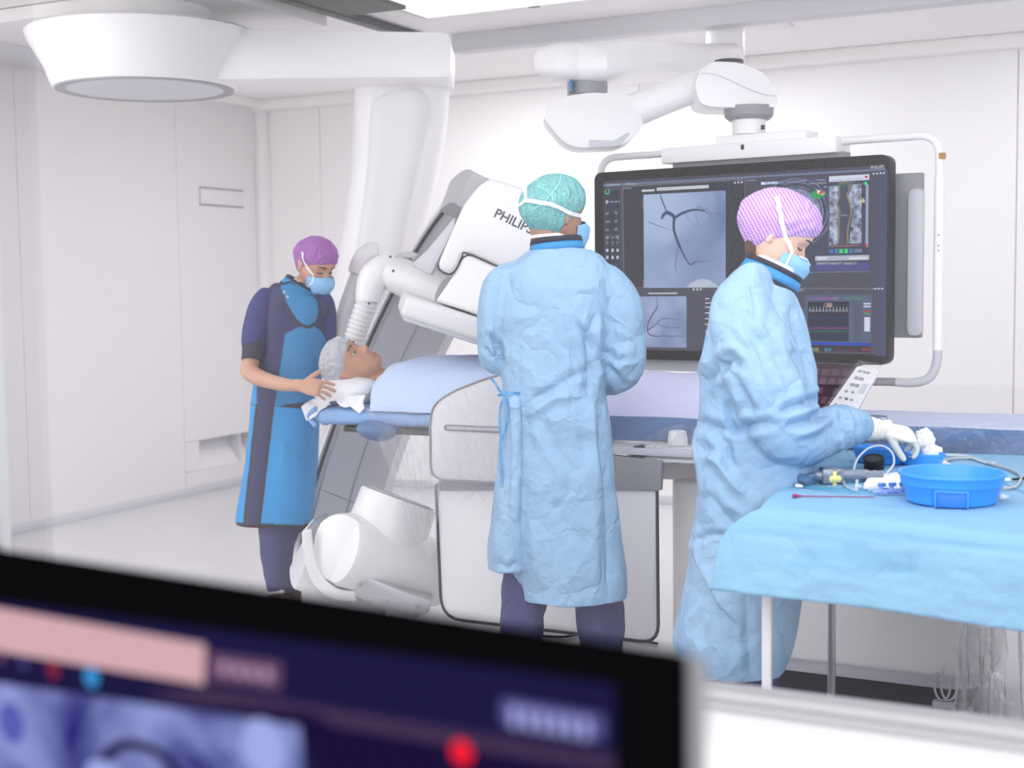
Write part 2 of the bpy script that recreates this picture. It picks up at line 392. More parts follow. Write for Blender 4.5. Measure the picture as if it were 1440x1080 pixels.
# horizontal arm
dA = 6.38
def vplane(pts, d, thick, bev=.02):
    return MB().prism([P(x, y, d) for x, y in pts], AH*thick, bevel=bev)
vplane(round_poly([V(210, 38, 0), V(634, 45, 0), V(634, 108, 0), V(215, 112, 0)], [0, 14, 4, 0]) and [(p.x, p.y) for p in round_poly([V(210, 38, 0), V(634, 46, 0), V(634, 108, 0), V(215, 112, 0)], [0, 16, 5, 0])], 6.32, .42, .012).build('arm', white, car)
# column
cs = [(566, 110, 64), (566, 122, 66), (563, 170, 65), (556, 235, 61), (544, 305, 56), (532, 370, 54), (519, 440, 54), (508, 510, 50)]
MB().loft([(P(x, y, 6.80), w/FPX*6.80, .21) for x, y, w in cs], n=48, smooth=4, power=.62).build('column', white, car, ang=50)
cs2 = [(567, 140, 34), (568, 152, 50), (563, 185, 50), (556, 240, 45), (545, 305, 41), (534, 370, 40), (522, 440, 40)]
MB().loft([(P(x, y, 6.78), w/FPX*6.75, .215) for x, y, w in cs2], n=48, smooth=4, power=.62).build('column_cover', white2, car, ang=50)
MB().loft([(P(566, 107.5, 6.80), 68/FPX*6.80, .225), (P(566, 111.5, 6.80), 68/FPX*6.80, .225)], n=48, power=.62).build('column_ring', dgrey, car)
# the C: an arc of rectangular section with inner cover panels
e1, e2, e3 = frame(25, .22); c0 = P(592, 560, 5.68)
def cpt(th, r, w): a = math.radians(th); return c0+e1*(r*math.sin(a))+e2*(r*math.cos(a))+e3*w
def arc(th0, th1, r0, r1, w0, w1, n=40):
    mb = MB(); vs = []; fs = []
    for i in range(n+1):
        th = th0+(th1-th0)*i/n; vs += [cpt(th, r0, w0), cpt(th, r1, w0), cpt(th, r1, w1), cpt(th, r0, w1)]
    for i in range(n):
        for k in range(4): fs.append((i*4+k, i*4+(k+1) % 4, i*4+4+(k+1) % 4, i*4+4+k))
    fs += [(0, 1, 2, 3), (n*4+3, n*4+2, n*4+1, n*4)]
    return mb.add(vs, fs)
rim = .19
carc = arc(-98, 86, .86, .905, -rim, rim).build('c_arc', white, car, ang=30)
arc(-97, 86, .845, .872, -rim+.010, -rim+.024).build('guide_groove', dgrey, carc)
for a0, a1 in ((-95, -49), (-48.6, 20), (20.4, 66)):
    arc(a0, a1, .835, .872, -rim+.045, rim-.045, 14).build('inner_cover', lgrey, carc)
    arc(a0, a1, .830, .872, -.001, .001, 14).build('cover_seam', seam, carc)
arc(70, 97, .80, .95, -rim-.02, rim+.02, 14).build('arc_end_cap', mat('satin_silver', srgb(188, 186, 190), .35, metal=.2), carc)
arc(-104, -82, .79, .92, -rim-.005, rim+.005, 14).build('arc_end_cap', white2, carc)
for w in (-.08, .06): MB().lathe(cpt(78, .80, w)-e2*.02, e3, [(0, .012), (.02, .012)], n=16)
f1, f2, f3 = frame(21, .3); Rm = rotbasis(f1, f2, f3)
def cax(h, s=0, w=0): return c0+f1*h+f2*s+f3*w
# detector tower: upper shell, lower shell, flat detector
pr = AH*.34
upper = [(690, 250), (672, 262), (652, 288), (617, 368), (618, 379), (631, 385), (642, 377), (650, 360), (661, 357), (752, 398), (800, 300), (760, 272)]
dd = 5.32
uo = vplane(upper, dd, .36, .022).build('detector_shell', white, car, ang=50)
lower = [(662, 359), (652, 361), (640, 384), (618, 416), (612, 424), (735, 462), (755, 402)]
vplane(lower, dd-.012, .34, .014).build('detector_neck', white, car, ang=50)
sc_ = [(616, 372), (618, 379), (631, 386), (642, 378), (650, 361), (661, 357.5), (752, 399)]
MB().tube([P(x, y, dd-.008) for x, y in sc_], .0035, n=6, smooth=4).build('shell_joint', dgrey, car)
vplane([(600, 352), (640, 304), (640, 320), (627, 345), (605, 388), (578, 372)], dd+.1, .2, .01).build('shell_bracket', lgrey, car)
dbc = P(645, 452, 5.42)
g1, g2, g3 = frame(19, .12); Rd = rotbasis(g3, g1, g2)
det = MB().box(dbc, (.48, .085, .46), Rd, bevel=.022, seg=3).build('flat_detector', white2, car, ang=50)
MB().box(dbc-g1*.045, (.45, .02, .43), Rd, bevel=.008).build('detector_face', lgrey, det)
MB().box(dbc-g1*.058+g3*.05, (.10, .012, .1), Rd, bevel=.004).build('marker_plate', dgrey, det)
# name on the shell
ta = P(693.5, 304, dd-.0012); tb = P(748, 330, dd-.0012); tx = (tb-ta).normalized()
tyv = (P(690, 304, dd)-P(695, 294, dd)); ty = -(tyv - tx*tyv.dot(tx)).normalized()
nm_ = text('name_lettering', 'PHILIPS', text_grey, ta, tx, ty, .036, uo, bold=.028)
# x-ray tube and its housing below the table
t0 = cax(-.70); 
tc_ = P(548, 738, 5.6)
fT = (f1+AH*.16).normalized()
tube = MB().lathe(tc_+f1*.12, -fT, [(0, .145), (.004, .160), (.012, .165), (.32, .172)], n=64).build('tube_collimator', white, car, ang=40)
MB().lathe(tc_+f1*.12-fT*.001, fT, [(0, .150), (.004, .150)], n=48).build('collimator_rim', grey, tube)
MB().lathe(tc_+f1*.12+fT*.002, fT, [(0, .135), (.005, .135)], n=48).build('collimator_window', lgrey, tube)
hx = (RH*.80-ZU*.34+AH*.5).normalized()
hs = P(478, 772, 5.42)
MB().lathe(hs, hx, [(0, .02), (0, .118), (.008, .135), (.03, .145), (.45, .145), (.49, .13), (.50, .02)], n=64).build('tube_housing', white, car, ang=40)
hx2 = (RH*.42-ZU*.14+AH*.9).normalized()
MB().lathe(P(476, 772, 5.40), hx2, [(0, .02), (0, .122), (.008, .136), (.025, .142), (.22, .142), (.225, .05)], n=64).build('housing_cap', white, car, ang=40)
vplane([(498, 838), (504, 806), (520, 812), (606, 848), (603, 862), (582, 872), (540, 858)], 5.36, .3, .01).build('housing_tray', MATS['satin_silver'], car)
for x, y in ((507, 822), (589, 853), (545, 847)):
    MB().lathe(P(x, y, 5.355), -AH, [(0, .007), (.004, .006)], n=12).build('screw', steel, car)
# crescent cradle joining arc and housing
c2_ = lambda pts: [tuple(q) for q in catmull(pts, 6)]
cr = c2_([(424, 748), (427, 785), (440, 820), (466, 842), (502, 846)])+c2_([(500, 832), (476, 829), (453, 810), (441, 780), (437, 745)])
vplane(cr, 5.42, .30, .006).build('arc_lip', white, car)
cr2 = c2_([(432, 742), (438, 785), (452, 814), (476, 832), (503, 834)])+c2_([(503, 805), (486, 812), (466, 800), (454, 772), (450, 735)])
vplane(cr2, 5.45, .25, .004).build('arc_lip_lining', grey, car)
# cable conduits at the back of the arc
jt = MB().loft([(P(552, 378, 6.0), 20/317, .06), (P(538, 380, 5.98), 21/317, .066), (P(526, 392, 5.97), 22/317, .066), (P(519, 410, 5.96), 19/317, .06), (P(517, 424, 5.96), 17/317, .055)], n=24, smooth=4)
jt.build('conduit_elbow', white, car, ang=60)
def corrugated(pts, r, pitch, n=18):
    pts = [Vector(p) for p in catmull(pts, 30)]; L_ = [0]
    for i in range(1, len(pts)): L_.append(L_[-1]+(pts[i]-pts[i-1]).length)
    return MB().tube(pts, lambda t: r*(1+.07*math.sin(2*math.pi*t*L_[-1]/pitch)), n=n, smooth=0)
corrugated([P(517, 422, 5.96), P(507, 450, 5.97), P(498, 478, 5.98), P(488, 510, 6.0)], .047, .022).build('corrugated_hose', white2, car, ang=180)
MB().loft([(P(532, 356, 6.15), .05, .05), (P(520, 358, 6.15), .054, .055), (P(510, 370, 6.15), .054, .055), (P(504, 386, 6.15), .05, .05)], n=24, smooth=4).build('conduit_elbow', white2, car, ang=60)
MB().tube([P(504, 386, 6.16), P(488, 430, 6.16), P(474, 480, 6.18), P(468, 520, 6.2)], .036, n=20).build('conduit', white2, car)
MB().loft([(P(549, 384, 5.98), .04, .07), (P(556, 386, 5.97), .078, .08), (P(590, 400, 5.9), .082, .08), (P(630, 415, 5.8), .085, .08)], n=32, smooth=3).build('pivot_arm', white2, car, ang=50)
MB().tube([P(548, 386, 6.05), P(556, 370, 6.05), P(572, 362, 6.05), P(588, 366, 6.0)], .028, n=16).build('cable_guide', lgrey, car)
MB().tube([P(558, 378, 6.0), P(566, 370, 6.0), P(578, 368, 5.98)], .02, n=12).build('cable_guide', grey, car)
for x, y in ((553, 381), (549, 361), (519, 427)):
    MB().lathe(P(x, y, 5.88), -AH, [(0, .006), (.004, .005)], n=10).build('screw', dgrey, car)

# ================================================================ DISPLAY BOOM
bm_c = P(1020, 62, 7.2)
boom = thing('ceiling_boom', (bm_c.x, bm_c.y, 2.9), 'white jointed ceiling boom arm that carries the big display', 'support arm')
hubp = P(1020, 80, 7.2)
MB().box((hubp.x, hubp.y, 2.87), (.62, .5, .05), bevel=.01).build('ceiling_plate', white2, boom)
MB().lathe((hubp.x, hubp.y, 2.62), ZU, [(0, .09), (.01, .10), (.25, .10), (.26, .12)], n=40).build('ceiling_tube', white, boom)
MB().loft([(P(776, 88, 5.85), .06, .09), (P(781, 88, 5.85), .078, .11), (P(815, 90, 5.88), .083, .12), (P(850, 90, 5.9), .08, .12), (P(920, 88, 6.5), .078, .12), (P(1015, 86, 7.15), .078, .12)], n=40, smooth=3, power=.6).build('upper_arm', white, boom, ang=50)
kn = P(826, 120, 5.9)
ko = MB().lathe(P(826, 134, 5.9), ZU, [(0, .088), (.075, .088)], n=48).build('elbow_collar', grey, boom)
MB().box(P(803, 120, 5.84), (.012, .06, .06), Matrix.Rotation(YAW, 3, 'Z')).build('blue_stripe', mat('blue_stripe', srgb(50, 105, 165), .4), ko)
jb = [(764, 166), (772, 144), (800, 134), (830, 130), (880, 132), (902, 142), (905, 178), (884, 200), (868, 206), (812, 208), (792, 200)]
def rp(pts, r): return [(p.x, p.y) for p in round_poly([V(x, y, 0) for x, y in pts], r)]
vplane(rp(jb, 9), 5.78, .24, .02).build('elbow_joint', white, boom, ang=50)
vplane(rp([(828, 196), (862, 198), (884, 186), (886, 188), (872, 205), (828, 206)], 3), 5.775, .1, .003).build('joint_insert', lgrey, boom)
MB().loft([(P(842, 166, 5.86), 20/322, .06), (P(870, 163, 5.86), 24/322, .07), (P(930, 140, 5.83), 22/322, .07), (P(990, 118, 5.8), 21/322, .065), (P(1012, 112, 5.8), 20/322, .06)], n=32, smooth=3, power=.75).build('lower_arm', white, boom, ang=50)
jc = [(977, 122), (984, 98), (1004, 86), (1040, 88), (1074, 102), (1092, 128), (1096, 150), (1060, 152), (1000, 150), (985, 146)]
vplane(rp(jc, 9), 5.62, .26, .02).build('wrist_joint', white, boom, ang=50)
MB().lathe(P(1025, 89, 5.75), ZU, [(0, .062), (.012, .06)], n=32).build('joint_ring', dgrey, boom)
MB().tube([P(985, 103, 5.612), P(1010, 106, 5.612), P(1050, 124, 5.612), P(1075, 133, 5.612), P(1092, 135, 5.612)], .0018, n=6).build('joint_seam', lgrey, boom)
MB().lathe(P(1053, 168, 5.70), ZU, [(-.004, .085), (.012, .102), (.052, .105)], n=48).build('wrist_collar', grey, boom)
MB().lathe(P(1053, 190, 5.70), ZU, [(0, .070), (.07, .070)], n=40).build('wrist_tube', white, boom)
MB().box(P(1073, 179, 5.64), (.014, .01, .018)).build('wrist_label', dgrey, boom)

# ================================================================ BIG DISPLAY
sl = hit(838, 370, 1, 5.52); sr = hit(1250, 370, 1, 5.36)
mx_ = Vector((sr.x-sl.x, sr.y-sl.y, 0)).normalized(); mn_ = Vector((mx_.y, -mx_.x, 0))   # along the screen, and towards the viewer
def scr(px, py, off=0):
    o = Vector((sl.x, sl.y, 0))+mn_*off; return hitp(px, py, o, mn_)
def suv(px, py):
    p = scr(px, py); return (p-Vector((sl.x, sl.y, 0))).dot(mx_), p.z
BL, BR = suv(836, 370)[0], suv(1250, 370)[0]
BT = (suv(843, 243)[1]+suv(1245, 216)[1])/2; BB = (suv(840, 502)[1]+suv(1245, 516)[1])/2
O_ = lambda u, z, off=0: Vector((sl.x, sl.y, 0))+mx_*u+mn_*off+ZU*z
cu, cz = (BL+BR)/2, (BT+BB)/2
disp = thing('medical_display', O_(cu, BB, -.06), 'huge black-framed wall of imaging screens hanging behind the patient table', 'display')
def plate(u0, u1, z0, z1, y0, y1, r, m, name, par, bev=0):
    pts = [O_((u0+u1)/2+a, (z0+z1)/2+b, y0) for a, b in rounded(u1-u0, z1-z0, r)]
    return MB().prism(pts, mn_*(y1-y0), bevel=bev).build(name, m, par, ang=40)
bez = mat('display_bezel', srgb(44, 43, 46), .5, spec=.2)
case = plate(BL, BR, BB, BT, -.078, 0, .035, bez, 'bezel', disp, .004)
SLU, SRU = suv(850, 370)[0], suv(1238, 370)[0]
STZ = (suv(849, 258)[1]+suv(1246, 229)[1])/2; SBZ = (suv(852, 488)[1]+suv(1247, 502)[1])/2
SRU = suv(1247, 370)[0]-.012
scrm = emat('screen_background', srgb(84, 84, 98), .95)
scrn = plate(SLU, SRU, SBZ, STZ, 0, .0015, .002, scrm, 'screen', disp)
# holder, grab frame, rear case
hold = thing('display_holder', O_(cu, BT+.05, -.1), 'white bar and rounded tube frame hung from the boom, holding the big display', 'bracket')
tb0, tb1 = suv(925, 222)[0], suv(1172, 200)[0]
zt_ = (suv(925, 209)[1]+suv(1170, 188)[1])/2; zb_ = (suv(926, 229)[1]+suv(1172, 214)[1])/2
MB().prism([O_(tb0, zb_, -.03), O_(tb1, zb_, -.03), O_(tb1, zt_, -.03), O_(tb0, zt_, -.03)], mn_*-.16, bevel=.004).build('cross_bar', white, hold)
MB().prism([O_(cu-.10, zt_-.01, -.05), O_(cu+.30, zt_-.01, -.05), O_(cu+.30, zt_+.035, -.05), O_(cu-.10, zt_+.035, -.05)], mn_*-.14, bevel=.006).build('cross_bar_cap', white, hold)
sx = suv(1040, 206); MB().box(O_(sx[0], sx[1], -.029), (.012, .006, .02)).build('sensor', black, hold)
MB().prism([O_(tb0+.04, BT+.002, -.06), O_(tb1+.02, BT+.002, -.06), O_(tb1+.02, zb_+.005, -.06), O_(tb0+.04, zb_+.005, -.06)], mn_*-.08).build('cross_bar_underside', grey, hold)
FL, FR = suv(829, 370)[0]-.0, suv(1309, 370)[0]
FT = (suv(835, 221)[1]+suv(1290, 186)[1])/2+.0; FB = suv(1290, 541)[1]
def ftube(pts, r, name, m=white, n=18): return MB().tube([O_(u, z, off) for u, z, off in pts], r, n=n, smooth=5).build(name, m, hold)
ftube([(tb1-.01, FT, -.10), (FR-.14, FT, -.10), (FR-.05, FT-.005, -.10), (FR-.008, FT-.045, -.10), (FR, FT-.13, -.10), (FR, FT-.3, -.10)], .0165, 'frame_tube')
ftube([(FR, FT-.16, -.10), (FR, FT-.5, -.10), (FR, FB+.13, -.10)], .0200, 'frame_grip')
ftube([(FR, FB+.15, -.10), (FR-.003, FB+.08, -.10), (FR-.03, FB+.022, -.10), (FR-.09, FB, -.10), (FR-.16, FB, -.10)], .0185, 'frame_tube', lgrey)
ftube([(FR-.155, FB, -.10), (FR-.5, FB, -.10), (cu-.2, FB+.02, -.10)], .0165, 'frame_tube', grey)
ftube([(tb0+.01, FT, -.10), (FL+.14, FT, -.10), (FL+.05, FT-.005, -.10), (FL+.008, FT-.045, -.10), (FL, FT-.13, -.10), (FL, FT-.3, -.10)], .0165, 'frame_tube')
ftube([(FL, FT-.25, -.10), (FL, FT-.5, -.10), (FL, FB+.13, -.10), (FL+.06, FB+.02, -.1)], .0185, 'frame_grip')
gx = O_(FR+.012, suv(1311, 217)[1], -.094)
MB().box(gx, (.022, .03, .022), Matrix.Rotation(0, 3, 'Z')).build('amber_tag', mat('amber', srgb(176, 120, 30), .4), hold)
for py in (330, 345, 352): MB().box(O_(FR+.005, suv(1311, py)[1], -.079), (.006, .006, .006)).build('grip_button', grey, hold)
rc = thing('display_rear_case', O_(cu, BB, -.2), 'grey rear case with a white side handle behind the big display', 'housing')
MB().prism([O_(BR-.3, suv(1275, 478)[1], -.16), O_(BR+.075, suv(1290, 478)[1], -.16), O_(BR+.075, suv(1290, 238)[1], -.16), O_(BR-.3, suv(1290, 238)[1], -.16)], mn_*-.04, bevel=.004).build('rear_plate', grey, rc)
MB().prism([O_(BL+.1, BB+.05, -.10), O_(BR-.1, BB+.05, -.10), O_(BR-.1, BT-.05, -.10), O_(BL+.1, BT-.05, -.10)], mn_*-.10, bevel=.01).build('rear_body', lgrey, rc)
hp = [O_(BR+.062+a, (suv(1290, 262)[1]+suv(1290, 474)[1])/2+b, -.155) for a, b in rounded(.058, suv(1290, 262)[1]-suv(1290, 474)[1], .025)]
MB().prism(hp, mn_*.03, bevel=.005).build('side_handle', lgrey, rc)
lb = MB().box(O_(cu, BB-.03, -.12), (1.0, .05, .05), Matrix.Rotation(math.atan2(mx_.y, mx_.x), 3, 'Z'), bevel=.006).build('lower_bar', white, hold)

# ---- screen content: flat print and images at the screen's surface
def noise_emat(name, c0_, c1_, scale=3, s=1, det=6, dist=.6):
    m = bpy.data.materials.new(name); m.use_nodes = True; N = m.node_tree.nodes; L = m.node_tree.links; N.remove(N['Principled BSDF'])
    tc = N.new('ShaderNodeTexCoord'); n = N.new('ShaderNodeTexNoise'); n.inputs['Scale'].default_value = scale; n.inputs['Detail'].default_value = det; n.inputs['Distortion'].default_value = dist
    L.new(tc.outputs['Object'], n.inputs[0]); mr = N.new('ShaderNodeMapRange'); mr.inputs[1].default_value = .3; mr.inputs[2].default_value = .7; L.new(n.outputs[0], mr.inputs[0])
    e = N.new('ShaderNodeEmission'); L.new(cmix(N, L, mr.outputs[0], c0_, c1_), e.inputs[0]); e.inputs[1].default_value = s
    L.new(e.outputs[0], N['Material Output'].inputs[0]); MATS[name] = m; return m
def squad(mb, x0, y0, x1, y1, off):
    """axis-aligned patch on the screen whose left-top / right-bottom corners are the photo pixels given"""
    u0, z0 = suv(x0, y0); u1, z1 = suv(x1, y1); o = len(mb.v)
    mb.v += [O_(u0, z1, off), O_(u1, z1, off), O_(u1, z0, off), O_(u0, z0, off)]; mb.f.append((o, o+1, o+2, o+3)); return mb
def sline(mb, pts, w, off, sm=4):
    """thin ribbon through photo pixels on the screen, widths in metres"""
    q = [suv(x, y) for x, y in pts]; ww = w if isinstance(w, (list, tuple)) else [w]*len(q)
    q = catmull([(a, b, c) for (a, b), c in zip(q, ww)], sm) if sm > 1 else [np.array((a, b, c)) for (a, b), c in zip(q, ww)]
    o = len(mb.v)
    for i, p in enumerate(q):
        t = q[min(i+1, len(q)-1)]-q[max(i-1, 0)]; n = np.array((-t[1], t[0])); n = n/(np.linalg.norm(n)+1e-9)*max(p[2], .0004)/2
        mb.v += [O_(p[0]+n[0], p[1]+n[1], off), O_(p[0]-n[0], p[1]-n[1], off)]
    for i in range(len(q)-1): mb.f.append((o+2*i, o+2*i+1, o+2*i+3, o+2*i+2))
    return mb
def sb(mb, name, m, par=None): return mb.build(name, m, par or scrn, smooth=False, recalc=False)
def stext(name, s, px, py, h, m, off=.004, par=None, bold=0):
    u, z = suv(px, py); return text(name, s, m, O_(u, z, off), mx_, ZU, h, par or scrn, bold=bold)
EM = 1.0
bar = emat('screen_bar', srgb(112, 122, 150), EM); pane = emat('screen_pane', srgb(70, 70, 82), EM*.9); lite = emat('screen_print', srgb(190, 196, 214), EM)
frame_l = emat('screen_frame_line', srgb(150, 144, 140), EM)
sb(squad(MB(), 849, 259.5, 1246, 242-2.5, .002), 'menu_bar', bar)
side = sb(squad(MB(), 851, 268, 873, 488, .002), 'side_panel', emat('screen_side', srgb(66, 68, 88), EM*.85))
sb(squad(MB(), 1233, 240, 1246, 501, .0022), 'side_strip', emat('screen_strip', srgb(80, 82, 108), EM))
main = sb(squad(MB(), 876, 264, 1050, 404, .002), 'main_window', pane)
ml = MB(); [sline(ml, p, .0018, .003, 1) for p in (((876, 262), (1048, 252)), ((876, 262), (878, 404)), ((878, 404), (1050, 405)), ((1048, 252), (1050, 405)), ((1050, 405), (1240, 406)), ((1006, 406), (1007, 494)))]; sb(ml, 'window_outline', frame_l)
ang = noise_emat('angiogram_print', srgb(112, 128, 168), srgb(176, 190, 220), 2.2, EM, 5)
a1 = sb(squad(MB(), 905.5, 274, 1021, 404, .0032), 'angiogram_image', ang)
# coronary tree
vdark = emat('vessel_print', srgb(78, 88, 118), EM*.9); vmid = emat('fine_vessel_print', srgb(104, 116, 148), EM)
v1 = MB()
sline(v1, [(929, 274), (934, 288), (939, 300)], .006, .0040)
sline(v1, [(931, 308), (934, 302), (939, 299), (945, 302), (950, 306)], [.010, .014, .016, .016, .014], .0041)
sline(v1, [(950, 306), (958, 301), (968, 297), (980, 295), (992, 297)], [.013, .012, .011, .008, .006], .0042)
sline(v1, [(949, 306), (948, 316), (949, 326), (953, 338), (958, 350)], [.014, .013, .012, .013, .010], .0043)
sline(v1, [(958, 350), (963, 360), (968, 369), (973, 372), (978, 368), (984, 367), (998, 368)], [.009, .007, .006, .006, .005, .003, .002], .0044)
sb(v1, 'vessel_tree', vdark, a1)
FV = []
FV.append(sline(MB(), [(955, 340), (953, 352), (951, 366), (950, 376), (954, 386)], [.005, .005, .004, .004, .003], .0040))
FV.append(sline(MB(), [(980, 294), (984, 290), (989, 294), (995, 294), (1001, 300), (1008, 299), (1016, 304), (1021, 305)], [.005, .004, .005, .004, .004, .003, .003, .002], .0045))
FV.append(sline(MB(), [(992, 297), (1000, 303), (1006, 312), (1012, 320), (1019, 332)], [.004, .003, .003, .002, .002], .0041))
FV.append(sline(MB(), [(912, 312), (920, 315), (930, 319), (940, 322), (948, 324)], [.004, .004, .003, .002, .002], .0042))
FV.append(sline(MB(), [(964, 300), (968, 308), (974, 314), (980, 318)], [.003, .002, .002, .001], .0043))
FV.append(sline(MB(), [(978, 296), (979, 304), (982, 312), (984, 322)], .002, .0044)); FV.append(sline(MB(), [(998, 368), (1006, 362), (1014, 360)], .002, .0046))
for k in FV: sb(k, 'fine_vessel', vmid, a1)
dm = MB(); n0 = [(966, 404), (972, 398), (980, 394), (988, 392), (998, 394), (1006, 399), (1012, 404)]
q = [suv(x, y) for x, y in n0]; dm.v += [O_(a, b, .0040) for a, b in q]; dm.f.append(tuple(range(len(q)))); sb(dm, 'bright_dome', emat('dome_print', srgb(178, 188, 206), EM), a1)
a2 = sb(squad(MB(), 900, 417, 966, 489, .0032), 'angiogram_image', noise_emat('angiogram_print_small', srgb(104, 118, 158), srgb(168, 180, 212), 4.5, EM, 5))
v3 = MB()
sline(v3, [(923, 418), (925, 426), (924, 434), (918, 442), (913, 452), (911, 460)], [.003, .003, .005, .005, .006, .005], .0040)
sline(v3, [(911, 460), (912, 468), (918, 472), (928, 473), (938, 472), (944, 474), (952, 472), (962, 474)], [.005, .006, .005, .004, .003, .003, .003, .002], .0041)
sline(v3, [(911, 464), (918, 460), (926, 453), (932, 448), (944, 448), (958, 450)], [.005, .005, .003, .003, .002, .002], .0042)
sline(v3, [(924, 455), (934, 459), (946, 461), (958, 460)], .0022, .0043)
sb(v3, 'vessel_tree', vdark, a2)
# bars and small texts
for q_ in ((903, 270, 921, 266), (924, 268.5, 997, 260), (912, 413.5, 953, 411.5)): sb(squad(MB(), *q_, .003), 'title_field', emat('field_print', srgb(196, 198, 204), EM))
stext('screen_text', 'Applications', 854, 261.5, .009, lite); stext('screen_text', 'Drawing', 881, 260, .009, lite)
stext('screen_text', 'Live X-ray', 877, 266, .007, lite, .0045)
stext('screen_text', '---  ----  ------  ---', 928, 266.5, .006, emat('screen_ink', srgb(60, 60, 74), .5), .0045)
for i, s in enumerate(['LAO  10', 'CRAN 25', 'SID 110', 'FD 20']): stext('screen_text', s, 904, 281+i*4.3, .0065, lite, .0048)
stext('screen_text', 'RAO  30°', 905, 397, .009, lite, .0048); stext('screen_text', 'CAUD 25°', 905, 402.5, .009, lite, .0048)
for i, (a, b) in enumerate([('kV', '70'), ('mA', '25'), ('ms', '65'), ('FD', '112')]):
    stext('screen_text', a, 852.5, 302+i*11.2, .010, lite, par=side); stext('screen_text', b, 864.5, 301.5+i*11.2, .011, lite, par=side)
for y in (284, 296, 330, 345, 358, 372, 384, 396, 448):
    l_ = MB(); sline(l_, [(852, y), (872, y-.4)], .0012, .003, 1); sb(l_, 'divider', bar, side)
stext('screen_text', '▶', 853, 289, .012, lite, par=side) if False else None
tr = MB(); q = [suv(853, 283.5-2), suv(853, 287.5), suv(857, 283)]; tr.v += [O_(a, b, .004) for a, b in q]; tr.f.append((0, 1, 2)); sb(tr, 'play_mark', lite, side)
for i, x in enumerate((859, 865, 870)): stext('screen_text', ['47', '60', '4'][i], x, 285.5-i*.3, .009, lite, par=side)
for r, y in enumerate((334, 341, 352, 362)):
    for x in (854.5, 862, 869):
        k = MB(); squad(k, x-1.5, y+2.2, x+1.5, y-2.2, .0035); sb(k, 'side_icon', emat('icon_grey', srgb(120, 122, 140), EM*.9) if r < 2 else lite, side)
stext('screen_text', 'Summary', 853, 458, .011, lite, par=side); stext('screen_text', '15', 867, 470, .012, lite, par=side); stext('screen_text', 'Low', 866, 482, .011, lite, par=side)
def ringpatch(px, py, r0, r1, off, a0=0, a1=360, asp=1, n=28):
    u, z = suv(px, py); mb = MB(); vs = []
    for k in range(n+1):
        a = math.radians(a0+(a1-a0)*k/n); vs += [O_(u+r0*math.cos(a), z+asp*r0*math.sin(a), off), O_(u+r1*math.cos(a), z+asp*r1*math.sin(a), off)]
    mb.add(vs, [(2*k, 2*k+1, 2*k+3, 2*k+2) for k in range(n)]); return mb
grn = emat('screen_green', srgb(60, 190, 110), EM*1.2)
sb(ringpatch(854.5, 269.5, .008, .012, .0045, -220, 60), 'power_mark', grn)
for dx, dy, w in ((1, -10, 6), (1, -4, 9), (1, 2, 8), (1, 10, 10), (1, 18, 9), (1, 26, 7), (1, 36, 9), (1, 44, 8)): sb(squad(MB(), 991+dx, 430+dy+.8, 991+dx+w, 430+dy-.8, .004), 'list_row', lite)
stext('screen_text', 'PHILIPS', 1225, 237.5, .0115, emat('screen_name', srgb(206, 210, 226), EM), .0045)
for x, y in ((1229, 244.5), (1234, 244), (1239, 243.6), (1243.5, 243.3), (1034, 257), (1039, 256.6), (1044, 256.3), (976, 407), (981, 407), (986, 407), (1231, 406), (1236, 406), (1241, 406)):
    k = MB(); squad(k, x-1.3, y+1.3, x+1.3, y-1.3, .004); sb(k, 'corner_icon', lite)
stext('screen_text', 'Reference 1', 878, 409.5, .006, lite); stext('screen_text', 'Hemo', 1117, 409, .011, lite); stext('screen_text', 'Intravascular', 1050, 255, .006, lite)
# ultrasound window
uw = sb(squad(MB(), 1071, 256, 1223, 383-1.5, .003), 'ultrasound_window', emat('us_window', srgb(74, 78, 96), EM))
us = noise_emat('ultrasound_print', srgb(70, 76, 96), srgb(150, 160, 190), 26, EM, 6)
sb(squad(MB(), 1071, 258.5, 1166, 251.5, .0045), 'window_header', emat('us_header', srgb(86, 90, 140), EM), uw)
sb(squad(MB(), 1071, 260, 1095, 255, .0047), 'logo_field', emat('us_logo', srgb(220, 226, 240), EM), uw)
stext('header_text', 'VOLCANO', 1076, 259.6, .0115, emat('us_blue', srgb(50, 84, 170), EM), .0056, uw, .02)
stext('header_text', 'IVUS', 1093.5, 258.6, .010, lite, .0056, uw); stext('header_text', 'Case: Luner, Cindy AL', 1107, 256.7, .0065, lite, .0056, uw); stext('header_text', 'No Stent', 1149, 254.6, .0065, lite, .0056, uw)
sb(squad(MB(), 1166.5, 256, 1223, 245, .0046), 'window_header', emat('us_header_light', srgb(206, 212, 228), EM), uw)
stext('header_text', 'Case Explorer   Planes: 2   Length: 1', 1170, 254.5, .0062, emat('header_ink', srgb(110, 116, 140), EM), .0056, uw)
